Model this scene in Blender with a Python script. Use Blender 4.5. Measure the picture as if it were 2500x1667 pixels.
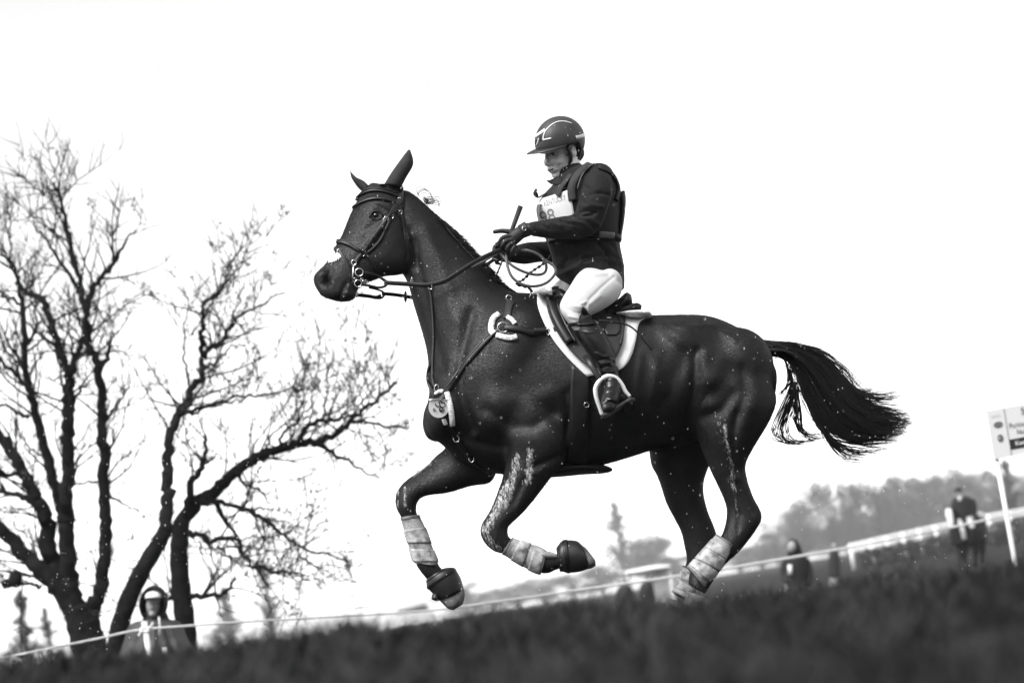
import bpy, bmesh, math, random
import numpy as np
from mathutils import Vector, Matrix, noise
from mathutils.bvhtree import BVHTree
rnd = random.Random(7)
R = math.radians
scene = bpy.context.scene
for o in list(bpy.data.objects): bpy.data.objects.remove(o)
COL = scene.collection

# ------------------------------------------------------------------ camera
CAMZ = 0.16
PITCH, ROLL = R(7.5), R(9.5)
FPX = 2500 * 70 / 36.0                      # focal length in photograph pixels
fw = Vector((0, math.cos(PITCH), math.sin(PITCH)))
r0 = Vector((1, 0, 0)); u0 = Vector((0, -math.sin(PITCH), math.cos(PITCH)))
cx = r0 * math.cos(ROLL) - u0 * math.sin(ROLL)
cy = r0 * math.sin(ROLL) + u0 * math.cos(ROLL)
CAM = Vector((0, 0, CAMZ))
camd = bpy.data.cameras.new('camera'); cam = bpy.data.objects.new('camera', camd); COL.objects.link(cam)
cam.matrix_world = Matrix(((cx.x, cy.x, -fw.x, CAM.x), (cx.y, cy.y, -fw.y, CAM.y), (cx.z, cy.z, -fw.z, CAM.z), (0, 0, 0, 1)))
camd.sensor_width = 36; camd.lens = 70; camd.clip_end = 2000; camd.clip_start = 0.05
Y0 = 9.4                                    # distance of the horse's middle plane
camd.dof.use_dof = True; camd.dof.focus_distance = 9.25; camd.dof.aperture_fstop = 2.4
scene.camera = cam

# ------------------------------------------------------------------ sky, sun, exposure
w = bpy.data.worlds.new("World"); scene.world = w; w.use_nodes = True
nt = w.node_tree; nt.nodes.clear()
sky = nt.nodes.new('ShaderNodeTexSky'); sky.sky_type = 'NISHITA'; sky.sun_disc = False
SUN_EL = R(51)
sky.sun_elevation = SUN_EL; sky.sun_rotation = R(216); sky.dust_density = 1.0; sky.air_density = 1.0; sky.ozone_density = 1.0
bw = nt.nodes.new('ShaderNodeRGBToBW'); bg = nt.nodes.new('ShaderNodeBackground'); wo = nt.nodes.new('ShaderNodeOutputWorld')
nt.links.new(sky.outputs[0], bw.inputs[0]); nt.links.new(bw.outputs[0], bg.inputs[0]); nt.links.new(bg.outputs[0], wo.inputs[0])
bg.inputs[1].default_value = 0.14
sl = bpy.data.lights.new('sun', 'SUN'); sl.energy = 1.5; sl.angle = R(24); sl.color = (1, 1, 1)
sun = bpy.data.objects.new('sun', sl); COL.objects.link(sun)
sd = Vector((0.45, 0.62, -0.95)).normalized()         # light travels down, a little from camera side and left
sun.rotation_euler = sd.to_track_quat('-Z', 'Y').to_euler(); sun.location = (0, 0, 30)
scene.view_settings.view_transform = 'Standard'; scene.view_settings.look = 'None'
scene.view_settings.gamma = 1; scene.view_settings.use_curve_mapping = False
scene.view_settings.exposure = 1.5
scene.cycles.max_bounces = 6; scene.cycles.volume_bounces = 1; scene.cycles.transparent_max_bounces = 8
scene.cycles.use_denoising = True

# ------------------------------------------------------------------ pixel <-> world
def ray(px, py):
    return (cx * ((px - 1250) / FPX) - cy * ((py - 833.5) / FPX) + fw)
def P(px, py, Y):
    d = ray(px, py); return CAM + d * (Y / d.y)
TILT = 0.12
def ymid(px): return Y0 + TILT * (px - 1450) / 517.0
def H(px, py, c=0.0): return P(px, py, ymid(px) + c)
M_c = np.array([cx, cy, fw])
def proj(V):
    q = (np.asarray(V) - np.array(CAM)) @ M_c.T
    return 1250 + FPX * q[:, 0] / q[:, 2], 833.5 - FPX * q[:, 1] / q[:, 2], q[:, 2]

# ------------------------------------------------------------------ materials (all grey: a black-and-white picture)
MATS = {}
def nodes_of(m): return m.node_tree.nodes, m.node_tree.links
def mat(name, v, rough=0.6, spec=0.4, var=0.0, vscale=8.0, bump=0.0, bscale=60.0, metal=0.0, coat=0.0, stretch=None, sheen=0.0, bdist=0.004):
    if name in MATS: return MATS[name]
    m = bpy.data.materials.new(name); m.use_nodes = True; N, L = nodes_of(m)
    b = N['Principled BSDF']
    b.inputs['Base Color'].default_value = (v, v, v, 1); b.inputs['Roughness'].default_value = rough
    b.inputs['Specular IOR Level'].default_value = spec; b.inputs['Metallic'].default_value = metal
    b.inputs['Coat Weight'].default_value = coat
    if sheen: b.inputs['Sheen Weight'].default_value = sheen; b.inputs['Sheen Roughness'].default_value = 0.5
    tc = N.new('ShaderNodeTexCoord'); src = tc.outputs['Object']
    if stretch:
        mp = N.new('ShaderNodeMapping'); mp.inputs['Scale'].default_value = stretch; L.new(src, mp.inputs[0]); src = mp.outputs[0]
    if var:
        n = N.new('ShaderNodeTexNoise'); n.inputs['Scale'].default_value = vscale; n.inputs['Detail'].default_value = 6; L.new(src, n.inputs[0])
        mr = N.new('ShaderNodeMapRange'); mr.inputs[1].default_value = 0.3; mr.inputs[2].default_value = 0.7
        mr.inputs[3].default_value = v * (1 - var); mr.inputs[4].default_value = v * (1 + var); L.new(n.outputs[0], mr.inputs[0]); L.new(mr.outputs[0], b.inputs['Base Color'])
    if bump:
        n2 = N.new('ShaderNodeTexNoise'); n2.inputs['Scale'].default_value = bscale; n2.inputs['Detail'].default_value = 4; L.new(src, n2.inputs[0])
        bp = N.new('ShaderNodeBump'); bp.inputs['Strength'].default_value = bump; bp.inputs['Distance'].default_value = bdist; L.new(n2.outputs[0], bp.inputs['Height']); L.new(bp.outputs[0], b.inputs['Normal'])
    MATS[name] = m; return m

# ------------------------------------------------------------------ mesh helpers
class Soup:
    def __init__(s): s.v = []; s.f = []
    def add(s, v, f):
        k = len(s.v); s.v.extend(Vector(p) for p in v); s.f.extend(tuple(i + k for i in q) for q in f); return s
    def mesh(s, name):
        me = bpy.data.meshes.new(name); me.from_pydata([tuple(p) for p in s.v], [], s.f); me.validate(); me.update(); return me
def fixnormals(me):
    b = bmesh.new(); b.from_mesh(me); bmesh.ops.recalc_face_normals(b, faces=b.faces); b.to_mesh(me); b.free()
def link(name, me, m, parent=None, smooth=True, label=None, cat=None, group=None, kind=None, fix=True):
    if isinstance(me, Soup):
        me = me.mesh(name)
        if fix: fixnormals(me)
    o = bpy.data.objects.new(name, me); COL.objects.link(o)
    if m is not None:
        me.materials.clear()
        for q in (m if isinstance(m, list) else [m]): me.materials.append(q)
    if smooth: me.polygons.foreach_set('use_smooth', [True] * len(me.polygons))
    if parent is not None: o.parent = parent
    if label: o['label'] = label
    if cat: o['category'] = cat
    if group: o['group'] = group
    if kind: o['kind'] = kind
    return o
def empty(name, label, cat, group=None):
    o = bpy.data.objects.new(name, None); COL.objects.link(o); o['label'] = label; o['category'] = cat
    if group: o['group'] = group
    return o
def cat_rom(A, sub, closed=False):
    A = [np.asarray(a, float) for a in A]; n = len(A); out = []
    if n == 2: return [A[0] + (A[1] - A[0]) * i / sub for i in range(sub + 1)]
    for i in range(n - (0 if closed else 1)):
        g = (lambda k: A[k % n]) if closed else (lambda k: A[min(max(k, 0), n - 1)] )
        p0, p1, p2, p3 = g(i - 1), g(i), g(i + 1), g(i + 2)
        if not closed and i == 0: p0 = 2 * p1 - p2
        if not closed and i == n - 2: p3 = 2 * p2 - p1
        for k in range(sub):
            t = k / sub
            out.append(0.5 * ((2 * p1) + (-p0 + p2) * t + (2 * p0 - 5 * p1 + 4 * p2 - p3) * t * t + (-p0 + 3 * p1 - 3 * p2 + p3) * t ** 3))
    if not closed: out.append(A[-1])
    return out
def rings_to(s, rings, cap=True, closed=False):
    n = len(rings[0]); v = []; f = []
    for r in rings: v.extend(r)
    m = len(rings)
    for i in range(m - (0 if closed else 1)):
        j2 = (i + 1) % m
        for j in range(n):
            f.append((i * n + j, i * n + (j + 1) % n, j2 * n + (j + 1) % n, j2 * n + j))
    if cap and not closed:
        f.append(tuple(range(n))[::-1]); f.append(tuple((m - 1) * n + j for j in range(n)))
    s.add(v, f)
def loft_rings(st, n=28, sub=5, pw=1.0, grow=0.0, plane=H):
    """stations (x1,y1,x2,y2,half depth,depth centre): a tube whose outline passes the pixel pairs"""
    out = []
    for q in cat_rom(st, sub):
        x1, y1, x2, y2, hw, c = q
        xm = (x1 + x2) / 2
        Y = (ymid(xm) if plane is H else 0) + c
        p1, p2 = P(x1, y1, Y), P(x2, y2, Y); ce = (p1 + p2) / 2; a = (p1 - p2) / 2
        if grow: a = a + a.normalized() * grow
        b = Vector((0, max(hw + grow, 0.004), 0)); ring = []
        for k in range(n):
            t = 2 * math.pi * k / n; ct, sn = math.cos(t), math.sin(t)
            ct = math.copysign(abs(ct) ** pw, ct); sn = math.copysign(abs(sn) ** pw, sn)
            ring.append(ce + a * ct + b * sn)
        out.append(ring)
    return out
def loft(s, st, n=28, sub=5, pw=1.0, grow=0.0, plane=H): rings_to(s, loft_rings(st, n, sub, pw, grow, plane))
def ball(s, ce, ax, ay, az, nu=18, nv=12):
    v = [ce + az]; f = []
    for i in range(1, nv):
        th = math.pi * i / nv
        for j in range(nu):
            ph = 2 * math.pi * j / nu; v.append(ce + az * math.cos(th) + (ax * math.cos(ph) + ay * math.sin(ph)) * math.sin(th))
    v.append(ce - az); e = len(v) - 1
    for j in range(nu):
        f.append((0, 1 + j, 1 + (j + 1) % nu)); f.append((e, 1 + (nv - 2) * nu + (j + 1) % nu, 1 + (nv - 2) * nu + j))
        for i in range(nv - 2):
            a = 1 + i * nu; b2 = a + nu; f.append((a + j, b2 + j, b2 + (j + 1) % nu, a + (j + 1) % nu))
    s.add(v, f)
UPX = cx / 517.0; UPY = -cy / 517.0          # one photograph pixel at the horse, in metres
def blob(s, px, py, c, rx, ry, rw, ang=0):
    a = R(ang); X = (UPX * math.cos(a) + UPY * math.sin(a)) * rx; Y = (-UPX * math.sin(a) + UPY * math.cos(a)) * ry
    ball(s, H(px, py, c), X, Y, Vector((0, rw, 0)))
def frames(pts):
    pts = [Vector(p) for p in pts]; T = []
    for i in range(len(pts)):
        a = pts[max(i - 1, 0)]; b = pts[min(i + 1, len(pts) - 1)]; d = (b - a)
        T.append(d.normalized() if d.length > 1e-9 else Vector((0, 0, 1)))
    return pts, T
def tube(s, pts, rad, n=8, cap=True, closed=False, flat=1.0, ref=None):
    pts, T = frames(pts); m = len(pts); rings = []
    if closed:
        T = [(pts[(i + 1) % m] - pts[i - 1]).normalized() for i in range(m)]
    r_ = rad if hasattr(rad, '__len__') else [rad] * m
    up = Vector(ref) if ref is not None else (Vector((0, 1, 0)) if abs(T[0].y) < 0.9 else Vector((1, 0, 0)))
    u = None
    for i in range(m):
        b = up if (u is None or ref is not None) else u
        b = b - T[i] * b.dot(T[i])
        if b.length < 1e-6: b = T[i].orthogonal()
        u = b.normalized(); v = T[i].cross(u)
        rings.append([pts[i] + (v * math.cos(2 * math.pi * k / n) + u * flat * math.sin(2 * math.pi * k / n)) * r_[i] for k in range(n)])
    rings_to(s, rings, cap, closed)
def remesh(s, voxel, smooth=4, fac=0.5):
    me = s.mesh('tmp'); o = bpy.data.objects.new('tmp', me); COL.objects.link(o)
    fixn = bmesh.new(); fixn.from_mesh(me); bmesh.ops.recalc_face_normals(fixn, faces=fixn.faces); fixn.to_mesh(me); fixn.free()
    md = o.modifiers.new('r', 'REMESH'); md.mode = 'VOXEL'; md.voxel_size = voxel
    if smooth:
        sm = o.modifiers.new('s', 'SMOOTH'); sm.factor = fac; sm.iterations = smooth
    dg = bpy.context.evaluated_depsgraph_get(); dg.update()
    res = bpy.data.meshes.new_from_object(o.evaluated_get(dg))
    bpy.data.objects.remove(o); bpy.data.meshes.remove(me)
    return res
def lap(me, iters, wfun, fac=.6):
    """Laplacian smoothing weighted per vertex"""
    co = get_co(me); e = np.empty(len(me.edges) * 2, dtype=np.int64); me.edges.foreach_get('vertices', e); e = e.reshape(-1, 2)
    n = len(co); deg = np.bincount(e.ravel(), minlength=n).astype(float); W = (wfun(co) * fac)[:, None]; deg[deg == 0] = 1
    for _ in range(iters):
        acc = np.stack([np.bincount(e[:, 0], co[e[:, 1], k], n) + np.bincount(e[:, 1], co[e[:, 0], k], n) for k in range(3)], 1) / deg[:, None]
        co = co + (acc - co) * W
    set_co(me, co)
def get_co(me):
    a = np.empty(len(me.vertices) * 3); me.vertices.foreach_get('co', a); return a.reshape(-1, 3)
def get_no(me):
    a = np.empty(len(me.vertices) * 3); me.vertices.foreach_get('normal', a); return a.reshape(-1, 3)
def set_co(me, c): me.vertices.foreach_set('co', np.ascontiguousarray(c).ravel()); me.update()
def dist_poly(X, Y, pts):
    d = np.full(X.shape, 1e9)
    if len(pts) == 1: return np.hypot(X - pts[0][0], Y - pts[0][1])
    for (ax, ay), (bx_, by_) in zip(pts[:-1], pts[1:]):
        vx, vy = bx_ - ax, by_ - ay; L = vx * vx + vy * vy + 1e-9
        t = np.clip(((X - ax) * vx + (Y - ay) * vy) / L, 0, 1); d = np.minimum(d, np.hypot(X - ax - t * vx, Y - ay - t * vy))
    return d
def sculpt(me, strokes, cmax=0.05, maxz=None):
    """strokes: (polyline in photo pixels, radius px, height m): pushes the near-side surface along its normal"""
    co = get_co(me); no = get_no(me); X, Y, Z = proj(co)
    face = np.clip(-(no @ np.array(fw)) * 1.5 + 0.25, 0, 1)
    near = np.clip((ymid(X) + cmax - co[:, 1]) / 0.04, 0, 1)
    for pts, rad, amp in strokes:
        wgt = np.exp(-(dist_poly(X, Y, pts) / rad) ** 2) * face * near
        co += no * (wgt * amp)[:, None]
    set_co(me, co)
def attr_mask(me, name, strokes, cmax=0.05):
    co = get_co(me); X, Y, Z = proj(co); near = (co[:, 1] < ymid(X) + cmax)
    a = np.zeros(len(co))
    for pts, rad, amp in strokes: a = np.maximum(a, np.exp(-(dist_poly(X, Y, pts) / rad) ** 2) * amp * near)
    at = me.attributes.new(name, 'FLOAT', 'POINT'); at.data.foreach_set('value', a.astype(np.float32))
def bvh_of(*obs):
    V = []; F = []
    for o in obs:
        me = o.data if hasattr(o, 'data') else o; k = len(V); V.extend(v.co.copy() for v in me.vertices); F.extend(tuple(i + k for i in p.vertices) for p in me.polygons)
    return BVHTree.FromPolygons(V, F)
def surf(bvh, px, py, fallback=None):
    d = ray(px, py).normalized(); h = bvh.ray_cast(CAM, d)
    if h[0] is None: return None, None
    return h[0], h[1]
def ribbon(s, pts, nors, wid, th, lift=0.0):
    """flat strap along pts lying on normals nors"""
    pts, T = frames(pts); rings = []
    for p, t, n in zip(pts, T, nors):
        n = (n - t * n.dot(t)).normalized(); side = t.cross(n); q = p + n * lift
        W = wid / 2; c = th * 0.35
        rings.append([q - side * W, q - side * W + n * (th - c), q - side * (W - c) + n * th, q + side * (W - c) + n * th, q + side * W + n * (th - c), q + side * W])
    rings_to(s, rings)
def strap(s, bvh, poly, wid_px, th=0.004, lift=0.001, sub=8, spl=True):
    """strap laid on the surface seen at the pixel path"""
    pp = cat_rom(poly, sub) if spl else [np.array(a, float) for a in poly]; P_, N_ = [], []
    for a in pp:
        h, n = surf(bvh, a[0], a[1])
        if h is None:
            if not P_: continue
            Yk = P_[-1].y; h = P(a[0], a[1], Yk); n = N_[-1]
        P_.append(h); N_.append(n)
    if len(P_) < 2: return P_
    for _ in range(2):
        Q = [P_[0]] + [(P_[i - 1] + P_[i] * 2 + P_[i + 1]) / 4 for i in range(1, len(P_) - 1)] + [P_[-1]]
        NN = [N_[0]] + [(N_[i - 1] + N_[i] * 2 + N_[i + 1]).normalized() for i in range(1, len(P_) - 1)] + [N_[-1]]
        P_, N_ = Q, NN
    ribbon(s, P_, N_, wid_px / 517.0, th, lift)
    return P_
def patch(bvh, poly_in, poly_out, nu, nv, lift, th, s=None, hump=0.0):
    """sheet with thickness between two pixel curves (same count), laid over the surface"""
    A = cat_rom(poly_in, nu); B = cat_rom(poly_out, nu); s = s or Soup(); top = []; bot = []
    for a, b in zip(A, B):
        ra, rb = [], []
        for k in range(nv + 1):
            q = a + (b - a) * k / nv; h, n = surf(bvh, q[0], q[1])
            ra.append((q, h, n)); 
        top.append(ra)
    last = None; G = []
    for row in top:
        g = []
        for k, (q, h, n) in enumerate(row):
            if h is None:
                base = last if last is not None else ymid(q[0]) - 0.2
                h = P(q[0], q[1], base); n = Vector((0, -1, 0))
            last = h.y; g.append((h, n))
        G.append(g)
    nu_, nv_ = len(G), nv + 1
    Pm = [[G[i][k][0] + (G[i][k][1] * 0.5 - fw * 0.5).normalized() * lift for k in range(nv_)] for i in range(nu_)]
    for _ in range(4):
        Pm = [[(Pm[max(i - 1, 0)][k] + Pm[min(i + 1, nu_ - 1)][k] + Pm[i][max(k - 1, 0)] + Pm[i][min(k + 1, nv_ - 1)] + Pm[i][k] * 4) / 8 if 0 < i < nu_ - 1 and 0 < k < nv_ - 1 else Pm[i][k] for k in range(nv_)] for i in range(nu_)]
    v = []; f = []
    for i in range(nu_):
        for k in range(nv_):
            v.append(Pm[i][k] - fw * (th + hump * math.sin(math.pi * k / nv) ))
    o2 = len(v)
    for i in range(nu_):
        for k in range(nv_): v.append(Pm[i][k])
    for i in range(nu_ - 1):
        for k in range(nv_ - 1):
            a = i * nv_ + k; f.append((a, a + 1, a + nv_ + 1, a + nv_)); f.append((o2 + a, o2 + a + nv_, o2 + a + nv_ + 1, o2 + a + 1))
    for i in range(nu_ - 1):
        a = i * nv_; f.append((a, a + nv_, o2 + a + nv_, o2 + a)); a = i * nv_ + nv_ - 1; f.append((a, o2 + a, o2 + a + nv_, a + nv_))
    for k in range(nv_ - 1):
        a = k; f.append((a, o2 + a, o2 + a + 1, a + 1)); a = (nu_ - 1) * nv_ + k; f.append((a, a + 1, o2 + a + 1, o2 + a))
    s.add(v, f); return s
# ------------------------------------------------------------------ ground and grass
def sstep(a, b, x): t = np.clip((x - a) / (b - a), 0, 1); return t * t * (3 - 2 * t)
def gz(x, y):
    x = np.asarray(x, float); y = np.asarray(y, float); th = x / np.maximum(y, 1.0)
    s3 = np.interp(th, [-.257, -.195, -.144, -.103, -.08, -.05, .01, .05, .093, .154, .195, .237, .257], [-.001, -.004, -.007, -.005, -.0135, -.013, -.0155, -.0245, -.0255, -.0275, -.030, -.031, -.027])
    crest = CAMZ + 4.4 * s3
    near = crest + (.0 - crest) * (1 - sstep(1.2, 4.2, y)) * .75
    mid = near + (-.045 - .09 * np.clip((th - .10) / .08, 0, 1) - near) * sstep(4.8, 8.0, y)
    far = mid + (-1.05 - mid) * sstep(12.5, 26, y)
    far = far + .25 * sstep(70, 140, y) + 6.0 * sstep(170, 420, y) * 0
    return far
ys = np.concatenate([np.linspace(-75, -6, 24), np.linspace(-4, .4, 5), np.linspace(.6, 12, 70), np.geomspace(12.5, 760, 70)]); us = np.linspace(-1, 1, 81)
V = []; F = []
for y in ys:
    wdt = 6 + max(y, 0) * .62 + max(-y, 0) * 2.2
    x = np.sign(us) * (np.abs(us) ** 1.3) * wdt
    zz = gz(x, np.full_like(x, max(y, .6))) + .012 * np.sin(x * 3.1 + y * 2.3) * (0 < y < 14) + 19.0 * float(sstep(-5, -46, y))     # added, unseen bank behind the camera: blocks low sky light, darkens the horse's near side
    V += [(a, y, b) for a, b in zip(x, zz)]
n_ = len(us)
for i in range(len(ys) - 1):
    for j in range(n_ - 1): F.append((i * n_ + j, i * n_ + j + 1, (i + 1) * n_ + j + 1, (i + 1) * n_ + j))
s = Soup(); s.add([Vector(v) for v in V], F)
link('ground', s, mat('turf', .032, 1.0, .0, var=.5, vscale=1.2, bump=.5, bscale=30, bdist=.03), kind='structure')
rr = random.Random(21); gv = []; gf = []; gm = []
def blade(x, y, h, wd):
    z = float(gz(x, y)) - .005; a = rr.random() * 6.28; dx, dy = math.cos(a) * wd, math.sin(a) * wd; lx, ly = rr.gauss(0, .5) * h, rr.gauss(0, .5) * h; k = len(gv)
    gv.extend([(x - dx, y - dy, z), (x + dx, y + dy, z), (x + dx * .7 + lx * .35, y + dy * .7 + ly * .35, z + h * .6), (x - dx * .7 + lx * .35, y - dy * .7 + ly * .35, z + h * .6), (x + lx, y + ly, z + h)])
    gf.extend([(k, k + 1, k + 2, k + 3), (k + 3, k + 2, k + 4)]); q_ = 1 if noise.noise(Vector((x * 4.5, y * 2.2, 9))) + rr.gauss(0, .18) > .16 else 0; gm.extend((q_, q_))
def tuft(x, y, h, n, wd, sp):
    for _ in range(n):
        blade(x + rr.gauss(0, sp), y + rr.gauss(0, sp), h * rr.uniform(.45, 1.1), wd * rr.uniform(.7, 1.3))
for n, a, b, h0, wd, nb in ((700, 1.5, 2.6, .055, .003, 16), (2300, 2.5, 5.2, .060, .0034, 20), (2600, 5.0, 14.5, .028, .0045, 12)):
    for i in range(n):
        y = math.sqrt(a * a + (b * b - a * a) * rr.random()); x = (rr.random() * 2 - 1) * (.36 * y + .5)
        cl = .9 * noise.noise(Vector((x * 3.2, y * 1.6, 0))); tuft(x, y, h0 * (1 + .75 * cl) * rr.uniform(.7, 1.25), nb, wd, .018)
for i in range(600):
    y = rr.uniform(3.2, 5.2); x = (rr.random() * 2 - 1) * (.36 * y + .5); blade(x, y, rr.uniform(.06, .105), .0028)
for i in range(24000):
    y = rr.uniform(1.4, 5.5); x = (rr.random() * 2 - 1) * (.36 * y + .5); blade(x, y, rr.uniform(.015, .04), .003)
me = bpy.data.meshes.new('grass'); me.from_pydata(gv, [], gf); me.update()
me.polygons.foreach_set('material_index', gm)
link('grass', me, [mat('grass_blades', .030, .7, .15, var=.7, vscale=5), mat('dry_grass_blades', .15, .7, .2, var=.5, vscale=5)], smooth=False, label='short blurred grass covering the near slope', cat='grass', kind='stuff')
# ------------------------------------------------------------------ the horse
def coat_material():
    m = bpy.data.materials.new('wet_dark_coat'); m.use_nodes = True; N, L = nodes_of(m); b = N['Principled BSDF']
    tc = N.new('ShaderNodeTexCoord')
    n = N.new('ShaderNodeTexNoise'); n.inputs['Scale'].default_value = 5; n.inputs['Detail'].default_value = 7; L.new(tc.outputs['Object'], n.inputs[0])
    cr = N.new('ShaderNodeMapRange'); cr.inputs[1].default_value = .3; cr.inputs[2].default_value = .72; cr.inputs[3].default_value = .0025; cr.inputs[4].default_value = .011; L.new(n.outputs[0], cr.inputs[0])
    mp6 = N.new('ShaderNodeMapping'); mp6.inputs['Scale'].default_value = (150, 150, 260); mp6.inputs['Rotation'].default_value = (0, R(30), 0); L.new(tc.outputs['Object'], mp6.inputs[0])
    n6 = N.new('ShaderNodeTexNoise'); n6.inputs['Scale'].default_value = 1.0; n6.inputs['Detail'].default_value = 3; L.new(mp6.outputs[0], n6.inputs[0])
    h6 = N.new('ShaderNodeMapRange'); h6.inputs[1].default_value = .3; h6.inputs[2].default_value = .7; h6.inputs[3].default_value = .35; h6.inputs[4].default_value = 1.9; L.new(n6.outputs[0], h6.inputs[0])
    m6 = N.new('ShaderNodeMath'); m6.operation = 'MULTIPLY'; L.new(cr.outputs[0], m6.inputs[0]); L.new(h6.outputs[0], m6.inputs[1])
    at = N.new('ShaderNodeAttribute'); at.attribute_name = 'mud'
    mp = N.new('ShaderNodeMapping'); mp.inputs['Scale'].default_value = (60, 60, 22); mp.inputs['Rotation'].default_value = (0, R(20), 0); L.new(tc.outputs['Object'], mp.inputs[0])
    n3 = N.new('ShaderNodeTexNoise'); n3.inputs['Scale'].default_value = 1.6; n3.inputs['Detail'].default_value = 5; n3.inputs['Roughness'].default_value = .65; L.new(mp.outputs[0], n3.inputs[0])
    ad = N.new('ShaderNodeMath'); ad.operation = 'ADD'; L.new(at.outputs['Fac'], ad.inputs[0]); L.new(n3.outputs[0], ad.inputs[1])
    st = N.new('ShaderNodeMapRange'); st.inputs[1].default_value = .94; st.inputs[2].default_value = 1.16; L.new(ad.outputs[0], st.inputs[0])
    gate = N.new('ShaderNodeMapRange'); gate.inputs[1].default_value = .12; gate.inputs[2].default_value = .3; L.new(at.outputs['Fac'], gate.inputs[0])
    mu0 = N.new('ShaderNodeMath'); mu0.operation = 'MULTIPLY'; L.new(st.outputs[0], mu0.inputs[0]); L.new(gate.outputs[0], mu0.inputs[1])
    mx = N.new('ShaderNodeMix'); mx.data_type = 'FLOAT'; L.new(mu0.outputs[0], mx.inputs[0]); L.new(m6.outputs[0], mx.inputs[2]); mx.inputs[3].default_value = .62
    L.new(mx.outputs[0], b.inputs['Base Color'])
    b.inputs['Specular IOR Level'].default_value = .32
    n5 = N.new('ShaderNodeTexNoise'); n5.inputs['Scale'].default_value = 7; n5.inputs['Detail'].default_value = 4; L.new(tc.outputs['Object'], n5.inputs[0])
    ro = N.new('ShaderNodeMapRange'); ro.inputs[1].default_value = .35; ro.inputs[2].default_value = .65; ro.inputs[3].default_value = .42; ro.inputs[4].default_value = .6; L.new(n5.outputs[0], ro.inputs[0]); L.new(ro.outputs[0], b.inputs['Roughness'])
    n2 = N.new('ShaderNodeTexNoise'); n2.inputs['Scale'].default_value = 1; n2.inputs['Detail'].default_value = 3
    mp2 = N.new('ShaderNodeMapping'); mp2.inputs['Scale'].default_value = (110, 130, 300); mp2.inputs['Rotation'].default_value = (0, R(35), 0); L.new(tc.outputs['Object'], mp2.inputs[0]); L.new(mp2.outputs[0], n2.inputs[0])
    n4 = N.new('ShaderNodeTexNoise'); n4.inputs['Scale'].default_value = 42; n4.inputs['Detail'].default_value = 5; L.new(tc.outputs['Object'], n4.inputs[0])
    bp = N.new('ShaderNodeBump'); bp.inputs['Strength'].default_value = .55; bp.inputs['Distance'].default_value = .006; L.new(n2.outputs[0], bp.inputs['Height'])
    bp2 = N.new('ShaderNodeBump'); bp2.inputs['Strength'].default_value = .13; bp2.inputs['Distance'].default_value = .012; L.new(n4.outputs[0], bp2.inputs['Height']); L.new(bp.outputs[0], bp2.inputs['Normal'])
    L.new(bp2.outputs[0], b.inputs['Normal'])
    return m
M_coat = coat_material()
M_hair = mat('black_horsehair', .008, .5, .3)
M_hoof = mat('dark_hoof', .11, .55, .4, var=.7, vscale=18, bump=.3, bscale=40)
M_rub = mat('black_rubber', .012, .45, .5, var=.4, vscale=14)

HEAD = [(905, 447, 985, 470, .060, 0.0), (885, 470, 1000, 520, .085, -.005), (868, 498, 1010, 585, .102, -.012), (855, 524, 1006, 635, .100, -.02),
        (845, 548, 985, 668, .088, -.03), (834, 575, 942, 674, .072, -.04), (821, 597, 915, 684, .064, -.05), (807, 621, 895, 692, .058, -.06),
        (795, 643, 878, 702, .055, -.07), (779, 659, 870, 716, .056, -.078), (766, 675, 867, 727, .055, -.084), (768, 696, 852, 736, .046, -.088), (783, 722, 828, 737, .03, -.09)]
NECK = [(965, 462, 965, 640, .075, 0), (1000, 468, 985, 672, .088, 0), (1043, 500, 998, 698, .095, 0), (1088, 550, 1010, 745, .105, 0),
        (1138, 608, 1022, 785, .12, 0), (1184, 658, 1034, 826, .145, 0), (1230, 702, 1045, 880, .18, 0), (1290, 722, 1046, 950, .21, 0), (1340, 735, 1080, 1040, .21, 0)]
TORSO = [(1062, 915, 1044, 990, .10, 0), (1085, 860, 1052, 1048, .17, 0), (1130, 800, 1085, 1092, .215, 0), (1190, 738, 1150, 1138, .245, 0), (1260, 715, 1240, 1160, .265, 0),
         (1350, 722, 1335, 1158, .285, 0), (1450, 745, 1440, 1142, .305, 0), (1540, 768, 1520, 1122, .305, 0), (1640, 769, 1590, 1100, .30, 0), (1725, 771, 1680, 1080, .295, 0),
         (1800, 800, 1760, 1060, .265, 0), (1862, 850, 1840, 1020, .20, 0), (1896, 905, 1888, 985, .10, 0)]
NHIND = [(1655, 850, 1840, 872, .10, -.15), (1668, 930, 1896, 960, .135, -.155), (1683, 1000, 1884, 1020, .135, -.165), (1697, 1060, 1852, 1075, .115, -.165),
         (1732, 1142, 1823, 1126, .078, -.155), (1749, 1178, 1822, 1160, .062, -.15), (1767, 1218, 1838, 1210, .05, -.145), (1774, 1248, 1860, 1256, .047, -.14),
         (1769, 1285, 1848, 1290, .043, -.14), (1757, 1312, 1806, 1345, .036, -.14), (1732, 1342, 1774, 1374, .033, -.14), (1703, 1376, 1748, 1408, .036, -.14), (1684, 1398, 1732, 1432, .040, -.14), (1680, 1425, 1722, 1450, .036, -.145)]
FHIND = [(1575, 960, 1800, 960, .11, .15), (1580, 1060, 1780, 1050, .12, .15), (1588, 1130, 1740, 1120, .10, .15), (1601, 1155, 1726, 1150, .085, .15),
         (1612, 1182, 1718, 1178, .07, .15), (1626, 1226, 1719, 1212, .055, .15), (1643, 1260, 1730, 1252, .047, .15), (1662, 1297, 1748, 1298, .047, .15),
         (1671, 1335, 1752, 1345, .043, .15), (1676, 1368, 1728, 1384, .036, .15), (1664, 1398, 1706, 1418, .034, .15), (1648, 1428, 1690, 1448, .038, .15), (1640, 1446, 1684, 1468, .038, .15)]
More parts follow.
